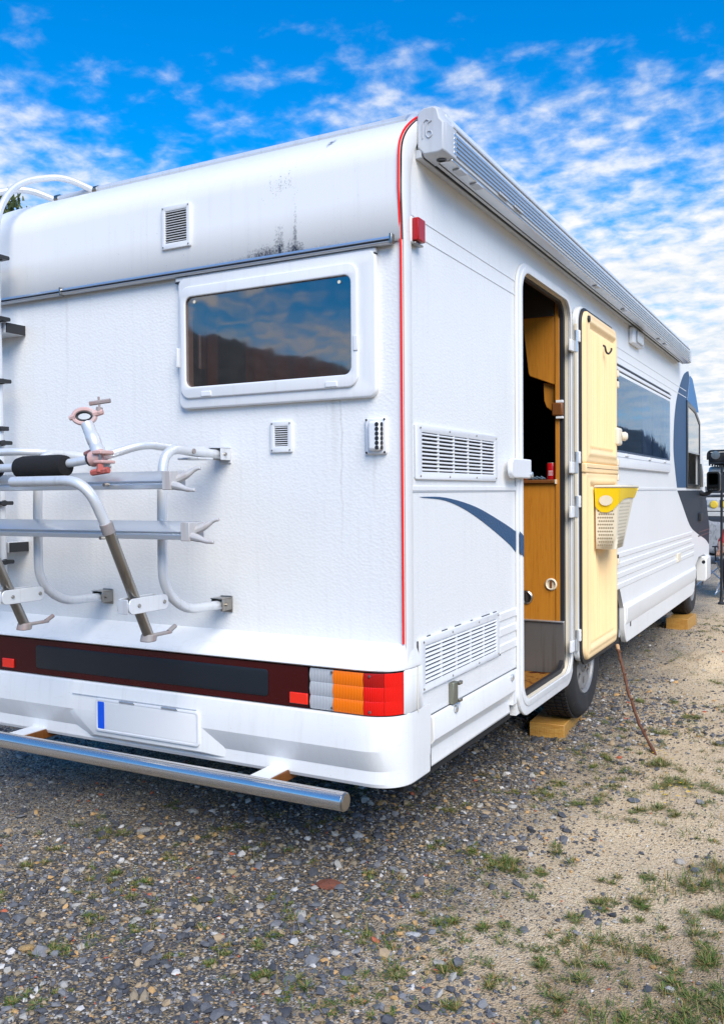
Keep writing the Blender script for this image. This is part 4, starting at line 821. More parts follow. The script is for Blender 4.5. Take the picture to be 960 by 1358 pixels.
# frame clamp arm
cb0 = Vector((-.885, -.455, 1.462)); cb1 = Vector((-.952, -.442, 1.566))
ca = MB().tube([cb0.lerp(cb1, k) for k in (0, .18, .2, .38, .40, .62, .64, .9, 1)], [.023, .023, .0215, .0215, .0225, .0225, .021, .021, .021], 12).build('clamp_arm', m_alup, rk)
rg_ = MB(); cr = Vector((-.966, -.440, 1.592)); vdir = (CAM - cr).normalized() if False else Vector((.45, -.88, .12)).normalized(); ru = Vector((0, 0, 1)).cross(vdir).normalized(); rv = vdir.cross(ru)
ringp = [cr + ru * (.036 * math.cos(a)) + rv * (.024 * math.sin(a)) for a in np.linspace(0, 2 * math.pi, 25)]
rg_.tube(ringp, .0085, 8, caps=False); rg_.tube([cr + ru * .03 + rv * .008, cr + ru * .062 + rv * .016], [.013, .010], 8); rg_.tube([cr - ru * .03, cr - ru * .05 - rv * .006], [.013, .008], 8); rg_.build('clamp_jaw', m_pinkrust, rk)
MB().tube([cr + ru * (.027 * math.cos(a)) + rv * (.016 * math.sin(a)) for a in np.linspace(0, 2 * math.pi, 21)], .006, 6, caps=False).build('jaw_rubber', m_black, rk)
MB().tube([cr + ru * .048 + rv * .008, cr + ru * .050 + rv * .030], [.011, .011], 10).build('jaw_bush', m_wornlight, rk); kk = MB(); kk.tube([cr + ru * .050 + rv * .03, cr + ru * .046 + rv * .066], .0035, 8); kk.tube([cr + ru * .016 + rv * .043, cr + ru * .086 + rv * .053], [.0075, .0075], 6); kk.build('thumb_screw', m_wornlight, rk)
cl2 = MB(); cl2.tube([(-.86, -.464, 1.456), (-.905, -.472, 1.446)], .026, 12); cl2.box(-.875, -.835, -.500, -.440, 1.462, 1.474); cl2.box(-.87, -.83, -.500, -.440, 1.432, 1.442); cl2.build('bar_clamp', m_pinkrust, rk, .003)
MB().tube([(-.85, -.49, 1.474), (-.846, -.492, 1.412)], .004, 8).build('clamp_bolt', m_steel, rk); kb = MB(); kb.tube([(-.846, -.492, 1.430), (-.845, -.493, 1.404)], [.010, .013], 8); kb.tube([(-.88, -.495, 1.402), (-.812, -.490, 1.410)], [.0105, .0105], 6); kb.build('clamp_knob', m_redrust, rk)
kb2 = MB(); kb2.tube([(-.985, -.42, 1.468), (-.925, -.43, 1.474)], [.009, .016], 7); kb2.build('clamp_knob', m_redrust, rk, .002)
for k in (0.0,): MB().tube([(-.898, -.474, 1.448), (-.912, -.478, 1.444)], .021, 12).build('clamp_rubber', m_black, rk)

# ================================================================== loose things near the door
# waste bin hung on the lower door
bin_ = thing('waste_bin', 'beige perforated plastic bin with a yellow rim hanging on the open door', 'bin', (.16, 2.36, 1.0))
B0 = [(.092, 2.19), (.212, 2.205), (.210, 2.66), (.092, 2.68)]          # top outline
B1 = [(.092, 2.20), (.192, 2.225), (.180, 2.46), (.092, 2.48)]          # bottom outline
ZT, ZB = 1.345, 1.018
def lerp2(a, b, s): return tuple(a[i] * (1 - s) + b[i] * s for i in range(len(a)))
def binpt(face, s, v, off=0):
    a = lerp2(B1[face], B0[face], v); b = lerp2(B1[(face + 1) % 4], B0[(face + 1) % 4], v); p = lerp2(a, b, s)
    n = Vector((p[0] - .10, (p[1] - 2.43) * .7, 0)).normalized() * 1.15; return (p[0] + n.x * off, p[1] + n.y * off, ZB + (ZT - ZB) * v)
body = MB()
for f_ in range(4): body.grid([[binpt(f_, s, v) for s in np.linspace(0, 1, 5)] for v in np.linspace(0, 1, 5)])
body.add([binpt(k, 0, 0) for k in range(4)], [(0, 1, 2, 3)])
bo = body.build('bin_body', m_beige, bin_); sol = bo.modifiers.new('wall', 'SOLIDIFY'); sol.thickness = .004
ho = MB()
for f_, nc in ((0, 7), (1, 9)):
    for r_ in range(13):
        for c_ in range(nc):
            v = .06 + r_ * .057; s = .12 + (c_ + .5 * (r_ % 2)) * .74 / nc
            c0 = Vector(binpt(f_, s, v, .0006)); du = (Vector(binpt(f_, s + .03, v, .0006)) - c0).normalized(); dv = (Vector(binpt(f_, s, v + .02, .0006)) - c0).normalized()
            ho.add([c0 + du * (.0052 * math.cos(a)) + dv * (.0052 * math.sin(a)) for a in np.linspace(0, 2 * math.pi, 9)[:-1]], [tuple(range(8))])
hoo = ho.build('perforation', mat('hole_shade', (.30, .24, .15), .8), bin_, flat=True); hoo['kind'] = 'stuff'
rim_ = MB()
for f_ in range(4):
    low = {0: lambda s: float(np.interp(s, [0, .08, .25, .55, .75, 1], [.70, .66, .61, .60, .64, .74])), 1: lambda s: float(np.interp(s, [0, .3, .6, 1], [.74, .82, .84, .83])), 2: lambda s: .9, 3: lambda s: .9}[f_]
    ss = np.linspace(0, 1, 13)
    rim_.grid([[binpt(f_, s, low(s) * (1 - q) + 1.0 * q, .006 + .012 * q) for s in ss] for q in np.linspace(0, 1, 4)])
rim_.build('yellow_rim', m_yellow, bin_)
lid = MB(); lid.add([binpt(k, 0, 1.0) for k in range(4)], [(0, 1, 2, 3)])
lb = MB(); lb.prism([(.086, 2.175), (.226, 2.19), (.224, 2.69), (.086, 2.70)], lambda u, v, w_: (u, v, w_), 1.346, 1.362); lo_ = lb.build('bin_lid', m_beige, bin_, .006)
bx('lid_slot', m_black, lo_, .12, .20, 2.58, 2.64, 1.3622, 1.3635, bevel=0)
wpatch = MB(); c0 = None
pp = [binpt(0, .45 + .27 * math.cos(a), .80 + .085 * math.sin(a), .0165) for a in np.linspace(0, 2 * math.pi, 19)[:-1]]
wpatch.add(pp, [tuple(range(18))]); wpatch.build('rim_window', m_beige, bin_)

# timber blocks under the wheels
def block(cx, cy, lx, ly, h, rot, label):
    bm_ = MB(); nx, ny = 5, 5; j = lambda s_: random.uniform(-s_, s_)
    bm_.box(-lx / 2, lx / 2, -ly / 2, ly / 2, 0, h); 
    o = bm_.build('wooden_block', m_block, None, .004, 2); o.location = (cx, cy, -.005); o.rotation_euler = (0, 0, rot); tag(o, label, 'timber block', 'timber blocks under the wheels')
    return o
wb = block(-.150, 2.28, .19, .47, .082, R_(3), 'sawn timber block under the rear wheel beside the doorway')
ck = MB().prism([(-.004, 0), (.003, .03), (-.002, .06), (.006, .082), (.010, .082), (.004, .06), (.008, .03), (.002, 0)], lambda u, v, w_: (u - .012, w_, v), -.2306, -.2295).build('end_crack', m_wooddk, None); ck.parent = wb
block(-.100, 6.46, .20, .46, .110, R_(-2), 'sawn timber block under the front wheel, farther along the side')

# prop stick
stp = smoothline([(.105, 2.66, .425), (.118, 2.63, .40), (.150, 2.555, .345), (.175, 2.50, .30), (.21, 2.42, .235), (.262, 2.31, .165), (.315, 2.20, .10), (.365, 2.12, .055), (.440, 1.99, .0), (.455, 1.965, -.02)], 4)
sk_ = thing('stick', 'thin crooked brown branch leaning from the ground up to the open door', 'stick', (.44, 1.99, 0))
MB().tube([(p[0] + random.uniform(-.002, .002), p[1], p[2] + random.uniform(-.002, .002)) for p in stp], [.0082 + .0016 * math.sin(i * 1.9) for i in range(len(stp))], 9).build('branch', m_bark, sk_)
nb = MB()
for i in (5, 13, 19, 27): q = Vector(stp[i]); nb.tube([q, q + Vector((.012, -.006, .012))], [.009, .004], 7)
nb.build('twig_stub', m_bark, sk_); MB().tube([stp[0], stp[1], stp[4]], [.0105, .0115, .0098], 9).build('stripped_end', mat('bare_wood', (.48, .30, .16), .7), sk_)

# ================================================================== things beyond the cab
# folding chair
m_canv = mat('grey_canvas', (.26, .28, .29), .85); weather(m_canv, (.30, .31, .32), (.08, .085, .09), 1.2); bump(m_canv, noise(m_canv.node_tree, 9, 3), .6, .02)
def camp_chair(x, y, rot, label):
    c_ = thing('camping_chair', label, 'chair', (x, y, 0))
    def w_(p): return Vector((p[0], p[1], p[2]))
    rows = []
    for v in np.linspace(0, 1, 7):
        rows.append([(s * .20 * (1 - .06 * v) , .02 + .16 * v + .02 * math.cos(s * 1.5), .48 + .45 * v - .05 * (1 - s * s) * (v > .9) + .01 * math.sin(5 * s + 9 * v)) for s in np.linspace(-1, 1, 9)])
    parts = [(MB().grid(rows), 'backrest', m_canv)]
    rows = [[(s * .22, -.38 + .42 * v, .44 + .05 * s * s - .03 * (1 - s * s) + .01 * math.sin(7 * v)) for s in np.linspace(-1, 1, 9)] for v in np.linspace(0, 1, 6)]
    parts.append((MB().grid(rows), 'seat', m_canv))
    parts.append((MB().add([(-.22, -.38, .45), (.22, -.38, .45), (.19, -.37, .36), (-.19, -.37, .36)], [(0, 1, 2, 3)]), 'seat_front', m_canv))
    for s in (-1, 1):
        parts.append((MB().tube([(s * .23, .06, .02), (s * .225, .14, .95)], .011, 8), 'back_post', m_blackgloss))
        parts.append((MB().tube([(s * .25, -.36, .02), (-s * .20, -.36, .44)], .010, 8), 'leg', m_alu)); parts.append((MB().tube([(s * .25, -.36, .02), (s * .22, .05, .45)], .010, 8), 'side_leg', m_alu)); parts.append((MB().tube([(s * .23, .06, .02), (s * .24, -.36, .44)], .010, 8), 'side_leg', m_alu))
        parts.append((MB().box(s * .26 - .03, s * .26 + .03, -.36, .10, .615, .63), 'armrest', m_black)); parts.append((MB().tube([(s * .25, -.34, .43), (s * .26, -.34, .62)], .010, 8), 'arm_post', m_blackgloss))
    Rm = Matrix.Rotation(rot, 4, 'Z')
    for mb_, nm, mm in parts:
        mb_.v = [tuple(Rm @ Vector(v) + Vector((x, y, 0))) for v in mb_.v]; o = mb_.build(nm, mm, c_)
        if nm in ('backrest', 'seat', 'seat_front'): so_ = o.modifiers.new('cloth', 'SOLIDIFY'); so_.thickness = .006
    return c_
camp_chair(-.165, 10.15, R_(-6), 'grey canvas folding camp chair standing beyond the cab of the motorhome')
camp_chair(.225, 9.48, R_(-14), 'folding camp chair at the right edge, carrying the seated person')
# black pole
pole = thing('canopy_pole', 'thin black upright pole standing on the gravel in front of the camp chairs', 'pole', (.052, 8.40, 0))
MB().tube([(.052, 8.40, .03), (.056, 8.40, 1.62)], .014, 10).build('pole_shaft', m_blackgloss, pole); MB().lathe([(.04, 0), (.04, .02), (.022, .035), (.016, .09), (0, .09)], (.052, 8.40, .0), (0, 0, 1), 16).build('pole_foot', m_black, pole)
# seated person
per = thing('person', 'person in grey cap and red top seated on a camp chair at the right edge', 'person', (.205, 9.44, 0))
def skin_body(name, joints, edges, m, sub=2):
    me = bpy.data.meshes.new(name); me.from_pydata([j[0] for j in joints], edges, []); me.materials.append(m); o = bpy.data.objects.new(name, me); COL.objects.link(o); adopt(o, per)
    md = o.modifiers.new('skin', 'SKIN'); md.use_smooth_shade = True; ss_ = o.modifiers.new('sub', 'SUBSURF'); ss_.levels = sub; ss_.render_levels = sub
    for sv, j in zip(me.skin_vertices[0].data, joints): sv.radius = (j[1], j[1] * (j[2] if len(j) > 2 else 1))
    me.skin_vertices[0].data[0].use_root = True; return o
m_skin = mat('skin', (.42, .23, .15), .55); m_shirt = mat('red_shirt', (.45, .02, .02), .85); m_trou = mat('dark_trousers', (.03, .03, .04), .9); m_capc = mat('grey_cap', (.20, .22, .26), .8)
o_ = Vector((.205, 9.44, 0))
pj = [((.0, .0, .52), .13), ((.0, .03, .72), .125), ((.0, .05, .90), .13), ((-.01, .03, 1.02), .055), ((-.03, -.02, 1.12), .085), ((-.035, -.035, 1.19), .082),
      ((-.17, .03, .94), .055), ((-.27, -.10, .76), .042), ((-.24, -.30, .70), .033), ((.17, .03, .94), .055), ((.27, -.08, .74), .042), ((.18, -.30, .68), .033),
      ((-.10, -.04, .50), .09), ((-.14, -.44, .50), .065), ((-.15, -.42, .10), .042), ((-.15, -.56, .05), .035), ((.10, -.04, .50), .09), ((.14, -.44, .50), .065), ((.15, -.42, .10), .042), ((.15, -.56, .05), .035)]
pe = [(0, 1), (1, 2), (2, 3), (3, 4), (4, 5), (2, 6), (6, 7), (7, 8), (2, 9), (9, 10), (10, 11), (0, 12), (12, 13), (13, 14), (14, 15), (0, 16), (16, 17), (17, 18), (18, 19)]
sh = Vector((0, 0, -.12))
J = lambda i: tuple(o_ + Vector(pj[i][0]) + sh * (1 if pj[i][0][2] > .6 else .3))
skin_body('body', [(J(i), pj[i][1]) for i in range(len(pj))], pe, m_skin)
skin_body('shirt', [(J(i), pj[i][1] * 1.10 + .004) for i in (0, 1, 2, 3, 6, 7, 9, 10)][:], [(0, 1), (1, 2), (2, 3), (2, 4), (4, 5), (2, 6), (6, 7)], m_shirt)
skin_body('trousers', [(J(i), pj[i][1] * 1.10 + .004) for i in (0, 12, 13, 14, 16, 17, 18)], [(0, 1), (1, 2), (2, 3), (0, 4), (4, 5), (5, 6)], m_trou)
hc = Vector(J(5)) + Vector((0, .0, .02)); MB().lathe([(.100, -.03), (.104, .0), (.098, .04), (.075, .075), (.04, .095), (0, .10)], hc, (0, -.1, 1), 20).build('cap', m_capc, per)
MB().grid([[(hc.x + s * .075, hc.y - .085 - .075 * v * math.sqrt(max(0, 1 - s * s * .6)), hc.z - .018 - .02 * v) for s in np.linspace(-1, 1, 9)] for v in (0, .5, 1)]).build('cap_peak', m_capc, per)
for s_, i_ in ((-1, 8), (1, 11)):      # hands resting on the thighs
    b_ = Vector(J(i_)); hnd = MB()
    hnd.tube([b_, b_ + Vector((0, -.05, -.01)), b_ + Vector((0, -.095, -.02))], [.030, .038, .036], 8)
    for k in range(4): q = b_ + Vector(((k - 1.5) * .019, -.09, -.02)); L = (.062, .072, .068, .052)[k]; hnd.tube([q, q + Vector((0, -L * .55, -.008)), q + Vector((0, -L, -.03))], [.0095, .0088, .007], 6)
    q = b_ + Vector((-s_ * .032, -.04, -.01)); hnd.tube([q, q + Vector((-s_ * .022, -.035, -.008)), q + Vector((-s_ * .024, -.06, -.018))], [.0115, .010, .008], 6); hnd.build('hand', m_skin, per)
fc = Vector(J(5)) + Vector((0, -.078, -.03)); nf = MB(); nf.tube([fc + Vector((0, .012, .02)), fc + Vector((0, -.016, -.012)), fc + Vector((0, .0, -.018))], [.008, .011, .006], 6); nf.build('nose', m_skin, per)
for s_ in (-1, 1): MB().lathe([(0, 0), (.008, 0), (.006, .004), (0, .005)], fc + Vector((s_ * .032, .008, .012)), (0, -1, 0), 8).build('eye', m_black, per); MB().tube([fc + Vector((s_ * .086, .078, .02)), fc + Vector((s_ * .092, .084, -.02))], [.014, .011], 6).build('ear', m_skin, per)
MB().tube([fc + Vector((-.024, .004, -.045)), fc + Vector((0, -.002, -.046)), fc + Vector((.024, .004, -.045))], .004, 6).build('mouth', m_redrust, per)

# off-road vehicle parked beyond, facing the camera
jp = thing('parked_car', 'pale off road car with black bumper, yellow lamps and roof rack parked behind the chairs', 'car', (-.15, 18.2, 0))
m_jp = mat('car_paint_silver', (.58, .56, .52), .3, .1, coat=.5); m_jd = mat('dark_grey_trim', (.03, .035, .045), .5)
JX0, JX1, JY = -1.12, .72, 16.2
def jbox(nm, m_, x0, x1, y0, y1, z0, z1, b=.03): return MB().box(x0, x1, JY + y0, JY + y1, z0, z1).build(nm, m_, jp, b, 3)
jbody = MB(); jbody.prism([(0, .55), (0, 1.16), (.06, 1.20), (.40, 1.24), (.66, 1.74), (.74, 1.82), (3.8, 1.86), (3.9, 1.1), (3.9, .55)], lambda u, v, w_: (w_, JY + u, v), JX0, JX1); jbody.build('car_body', m_jp, jp, .06, 3)
jbox('grille', m_jd, JX0 + .30, JX1 - .30, -.012, .02, .95, 1.14, .01); jbox('front_bumper', m_jd, JX0 - .02, JX1 + .02, -.16, .10, .60, .80)
jbox('bumper_band', m_jp, JX0 + .02, JX1 - .02, -.12, .02, .81, .90, .01); jbox('bumper_band', m_jp, JX0 + .02, JX1 - .02, -.11, .02, .915, .985, .01); jbox('bumper_trim', m_jd, JX0 + .02, JX1 - .02, -.105, .0, .898, .917, .004)
m_jl = mat('yellow_lamp_lens', (.72, .50, .05), .3)
for x in (JX0 + .20, JX0 + .42, JX1 - .42, JX1 - .20): MB().lathe([(.075, 0), (.08, .03), (.06, .055), (0, .06)], (x, JY - .08, 1.045), (0, -1, 0), 18).build('lamp', m_jl, jp)
for x in (JX0 + .06, JX1 - .26): jbox('headlamp', m_lclr, x, x + .20, -.02, .03, 1.02, 1.15, .01)
def slab(x0, x1, u0, v0, u1, v1, nm, m_, off=.012):
    q = MB(); q.prism([(u0, v0), (u1, v1), (u1 - off, v1 + off * .5), (u0 - off, v0 + off * .5)], lambda u, v, w_: (w_, JY + u, v), x0, x1); return q.build(nm, m_, jp)
slab(JX0 + .10, JX1 - .10, .415, 1.27, .640, 1.70, 'windscreen', m_blackgloss); slab(JX0 + .02, JX1 - .02, .02, 1.215, .40, 1.245, 'bonnet_cover', m_jd, -.02)
for x in (JX0 - .24, JX1 + .04): jbox('mirror', m_blackgloss, x, x + .20, .45, .53, 1.30, 1.50)
for sx2 in (JX0 + .01, JX1 - .23):
    for yy in (.62, 3.0): MB().lathe([(.20, 0), (.34, .0), (.37, .03), (.37, .19), (.34, .22), (.20, .22)], (sx2, JY + yy, .37), (1, 0, 0), 28).build('wheel', m_tyre, jp)
jbox('sill_panel', m_jd, JX0 - .015, JX1 + .015, .10, 3.7, .50, .90, .02); jbox('side_glass', m_blackgloss, JX0 - .008, JX1 + .008, .80, 3.6, 1.30, 1.70, .02)
rkj = MB()
for x in (JX0 + .05, JX1 - .05): rkj.tube([(x, JY + .5, 1.98), (x, JY + 3.6, 1.98)], .022, 8)
for y in np.linspace(.5, 3.6, 8): rkj.tube([(JX0 + .05, JY + y, 1.98), (JX1 - .05, JY + y, 1.98)], .018, 8); rkj.tube([(JX0 + .05, JY + y, 1.83), (JX0 + .05, JY + y, 2.10)], .018, 8); rkj.tube([(JX1 - .05, JY + y, 1.83), (JX1 - .05, JY + y, 2.10)], .018, 8)
rkj.tube(fillet([(JX0 + .02, JY + .45, 1.95), (JX0 + .02, JY + .45, 2.13), (JX1 - .02, JY + .45, 2.13), (JX1 - .02, JY + .45, 1.95)], .12), .022, 8); rkj.build('roof_rack', m_blackgloss, jp)
for k in range(7): x = JX0 + .18 + k * .245; MB().lathe([(.06, .0), (.085, -.05), (.085, -.07), (0, -.075)], (x, JY + .42, 2.04), (0, 1, 0), 18).build('spot_lamp', m_steel, jp)
jbox('rack_load', m_black, JX0 + .03, JX1 - .03, .46, 3.5, 1.90, 2.10, .03); jbox('rack_deck', m_jd, JX0 + .03, JX1 - .03, .48, 3.6, 1.87, 1.93, .01)

# ================================================================== tree beyond the motorhome
m_trunk = mat('trunk_bark', (.09, .065, .045), .9); bump(m_trunk, noise(m_trunk.node_tree, 8, 5, sc=(3, 3, .6)), .8, .05)
m_leaf = mat('conifer_needles', (.05, .075, .025), .8, spec=.2); t = m_leaf.node_tree; gi = t.nodes.new('ShaderNodeNewGeometry')
t.links.new(ramp(t, gi.outputs['Random Per Island'], [(0, (.022, .038, .014)), (.55, (.055, .080, .026)), (1, (.11, .12, .035))]), P_(m_leaf).inputs['Base Color'])
tree = thing('pine_tree', 'dark green conifer showing above the roof behind the ladder', 'tree', (-18.9, 14.2, 0))
MB().tube([(-18.9, 14.2, -.2), (-18.8, 14.25, 3), (-18.9, 14.2, 6), (-18.75, 14.2, 9.0)], [.30, .23, .14, .03], 12).build('trunk', m_trunk, tree)
lm = MB(); pv = []; pf = []
for k in range(26):
    h = 2.2 + 6.6 * k / 25; a = k * 2.4; L = (9.6 - h) * .42 + .35
    tip = (-18.85 + math.cos(a) * L, 14.2 + math.sin(a) * L, h + .25 * L); lm.tube([(-18.85, 14.2, h), (-18.85 + math.cos(a) * L * .5, 14.2 + math.sin(a) * L * .5, h + .05), tip], [.05, .03, .008], 6)
    for j in range(150):
        s = random.random() ** .7; q = Vector((-18.85, 14.2, h)).lerp(Vector(tip), s) + Vector((random.gauss(0, .16), random.gauss(0, .16), random.gauss(0, .12)))
        d = Vector((math.cos(a) + random.gauss(0, .6), math.sin(a) + random.gauss(0, .6), random.gauss(.2, .4))).normalized() * random.uniform(.12, .28); n = d.cross(Vector((random.random(), random.random(), random.random() + .1))).normalized() * .035
        b0 = len(pv); pv += [q - n, q + n, q + d + n * .3, q + d - n * .3]; pf.append((b0, b0 + 1, b0 + 2, b0 + 3))
for j in range(260):
    q = Vector((-18.75 + random.gauss(0, .22), 14.2 + random.gauss(0, .22), random.uniform(8.6, 9.5))); d = Vector((random.gauss(0, .5), random.gauss(0, .5), 1)).normalized() * random.uniform(.12, .25); n = d.orthogonal().normalized() * .035
    b0 = len(pv); pv += [q - n, q + n, q + d + n * .3, q + d - n * .3]; pf.append((b0, b0 + 1, b0 + 2, b0 + 3))
lm.build('limb', m_trunk, tree); cro = npmesh('crown', np.array([tuple(v) for v in pv]), np.array(pf), m_leaf, False); adopt(cro, tree)

# ================================================================== gravel, stones, grass
def in_view(x, y, z=0, marg=60):
    d = np.stack([x - CAM.x, y - CAM.y, np.full_like(x, z - CAM.z)], 1); r = d @ np.array(RGT); u = d @ np.array(UPV); f = d @ np.array(FWD)
    px = 480 + 1173 * r / np.maximum(f, .05); py = 679 - 1173 * u / np.maximum(f, .05)
    return (f > .2) & (px > -marg * 3) & (px < 960 + marg * 3) & (py < 1358 + marg * 3), f
phi = (1 + 5 ** .5) / 2
ico_v = np.array([(-1, phi, 0), (1, phi, 0), (-1, -phi, 0), (1, -phi, 0), (0, -1, phi), (0, 1, phi), (0, -1, -phi), (0, 1, -phi), (phi, 0, -1), (phi, 0, 1), (-phi, 0, -1), (-phi, 0, 1)]) / math.sqrt(1 + phi * phi)
ico_f = np.array([(0, 11, 5), (0, 5, 1), (0, 1, 7), (0, 7, 10), (0, 10, 11), (1, 5, 9), (5, 11, 4), (11, 10, 2), (10, 7, 6), (7, 1, 8), (3, 9, 4), (3, 4, 2), (3, 2, 6), (3, 6, 8), (3, 8, 9), (4, 9, 5), (2, 4, 11), (6, 2, 10), (8, 6, 7), (9, 8, 1)])
oct_v = np.array([(1, 0, 0), (-1, 0, 0), (0, 1, 0), (0, -1, 0), (0, 0, 1), (0, 0, -1)], float); oct_f = np.array([(0, 2, 4), (2, 1, 4), (1, 3, 4), (3, 0, 4), (2, 0, 5), (1, 2, 5), (3, 1, 5), (0, 3, 5)])
def stones(name, x, y, size, m, bv, bf, flat=.55, jit=.28):
    n = len(x); k = len(bv); v = np.repeat(bv[None], n, 0) * (1 + rng.uniform(-jit, jit, (n, k, 1)))
    v = v + rng.normal(0, .10, (n, k, 3)); v[:, :, 0] *= rng.uniform(.75, 1.5, (n, 1)); v[:, :, 2] *= rng.uniform(flat * .6, flat * 1.4, (n, 1))
    a = rng.uniform(0, 2 * math.pi, n); tl_ = rng.normal(0, .35, n); ca, sa = np.cos(a)[:, None], np.sin(a)[:, None]; ct_, st_ = np.cos(tl_)[:, None], np.sin(tl_)[:, None]
    X, Y, Z = v[:, :, 0].copy(), v[:, :, 1].copy(), v[:, :, 2].copy(); X, Z = X * ct_ + Z * st_, -X * st_ + Z * ct_; X, Y = X * ca - Y * sa, X * sa + Y * ca
    P = np.stack([X, Y, Z], 2) * size[:, None, None] * .5; P[:, :, 0] += x[:, None]; P[:, :, 1] += y[:, None]; P[:, :, 2] += (ground_z(x, y) + size * .5 * flat * .5)[:, None]
    F = (bf[None] + (np.arange(n) * k)[:, None, None]).reshape(-1, 3); return npmesh(name, P.reshape(-1, 3), F, m, False)
m_stone = mat('mixed_slate_gravel', (.1, .1, .1), .8, spec=.3); t = m_stone.node_tree; gi = t.nodes.new('ShaderNodeNewGeometry')
sc_ = ramp(t, gi.outputs['Random Per Island'], [(0, (.030, .040, .058)), (.20, (.058, .068, .088)), (.42, (.10, .11, .13)), (.58, (.19, .195, .21)), (.68, (.28, .22, .145)), (.75, (.40, .29, .17)), (.84, (.40, .38, .34)), (.925, (.64, .61, .57)), (.955, (.55, .32, .12)), (.99, (.45, .10, .04))], 'CONSTANT')
t.links.new(mixc(t, M(t, 'MULTIPLY', noise(t, 140, 4, .6), .30), sc_, (.27, .23, .18)), P_(m_stone).inputs['Base Color']); bump(m_stone, noise(t, 260, 3), .4, .004)
def dens(x, y):
    k = x + .9 * (vnoise(x, y, 1.1, 21) - .5) * .9 + .5 * (vnoise(x, y, 5, 22) - .5) + .03 * np.clip(y - 2.5, 0, 10)
    d = np.clip((.66 - k) / .66, 0, 1); d = d * d * (3 - 2 * d)
    p = np.clip((-1.0 * x + .35 * y + .5 * (vnoise(x, y, 6, 23) - .5) - 1.05) / .45, 0, 1)
    return d, p
def scatter(n, x0, x1, y0, y1, dfun):
    x = rng.uniform(x0, x1, n); y = rng.uniform(y0, y1, n); ok, f = in_view(x, y); x, y = x[ok], y[ok]; k = rng.random(len(x)) < dfun(x, y); return x[k], y[k]
def d_big(x, y): d, p = dens(x, y); return np.clip(d * (1 - .85 * p) + .035, 0, 1) * np.clip(1.25 - y / 7, .12, 1)
def d_small(x, y): d, p = dens(x, y); return np.clip(d * (1 - .35 * p) + .10 + .14 * np.clip(1 - (y - .5) / 2.5, 0, 1), 0, 1) * np.clip(1.15 - y / 9, .15, 1)
bx_, by_ = scatter(95000, -3.0, 1.5, -1.6, 8, d_big); S1 = np.clip(rng.lognormal(math.log(.0130), .42, len(bx_)), .008, .040)
g_big = stones('gravel', bx_, by_, S1, m_stone, ico_v, ico_f); g_big['kind'] = 'stuff'
sx2, sy2 = scatter(130000, -3.2, 1.6, -1.6, 9, d_small); S2 = np.clip(rng.lognormal(math.log(.0078), .3, len(sx2)), .004, .013)
g_sm = stones('fine_gravel', sx2, sy2, S2, m_stone, oct_v, oct_f, .7); g_sm['kind'] = 'stuff'
# stones one can pick out
def stone_thing(x, y, s, col, label, flat=.5, rot=0, asp=1.4, group=None):
    bm = bmesh.new(); bmesh.ops.create_icosphere(bm, subdivisions=2, radius=.5)
    for v in bm.verts: v.co *= 1 + random.uniform(-.13, .13); v.co.x *= asp; v.co.z *= flat
    me = bpy.data.meshes.new('stone'); bm.to_mesh(me); bm.free(); m_ = mat('stone_' + str(len(bpy.data.materials)), col, .85); tt = m_.node_tree
    tt.links.new(mixc(tt, ramp(tt, noise(tt, 9, 5, .7), [(.4, (0, 0, 0)), (.6, (1, 1, 1))]), col, tuple(c * .55 + .03 for c in col)), P_(m_).inputs['Base Color']); bump(m_, noise(tt, 18, 5), .6, .02)
    me.materials.append(m_); o = bpy.data.objects.new('stone', me); COL.objects.link(o); o.location = (x, y, float(ground_z(x, y)) + s * flat * .25); o.rotation_euler = (random.uniform(-.15, .15), random.uniform(-.15, .15), rot); o.scale = (s, s, s); tag(o, label, 'stone', group)
stone_thing(-.258, -.069, .058, (.26, .075, .035), 'flat reddish brown stone lying among the dark gravel', .45, .5, 1.45)

stone_thing(.742, .748, .034, (.58, .53, .46), 'pale cream pebble on the sand near the right edge', .7, .4, 1.1)
stone_thing(.805, .665, .028, (.20, .23, .28), 'small blue grey pebble just right of the pale cream pebble', .6, 1.2, 1.2)
stone_thing(.194, .724, .026, (.025, .026, .03), 'small black pebble on the bare sand in front of the doorway', .6, .2, 1.2)
stone_thing(.124, -.219, .026, (.70, .69, .66), 'elongated white chip at the edge of the sand, low in the picture', .5, .3, 1.9)
stone_thing(-1.122, .29, .036, (.58, .54, .47), 'round whitish stone just under the middle of the step tube', .6, .3, 1.2)
stone_thing(-1.152, .018, .044, (.50, .46, .40), 'flat cream grey stone among the dark gravel below the number plate', .45, .8, 1.35)
stone_thing(-.627, -.114, .032, (.56, .42, .22), 'tan yellow stone among the dark gravel left of the reddish stone', .6, .2, 1.25)
stone_thing(-.838, -.821, .036, (.56, .36, .14), 'orange tan stone near the lower left corner', .5, .5, 1.3)
stone_thing(-.376, .356, .036, (.66, .64, .60), 'white stone on the gravel below the right end of the step tube', .55, .5, 1.25)
stone_thing(.472, 1.275, .042, (.16, .18, .21), 'dark slate stone on the sand past the foot of the stick', .4, .9, 1.5)

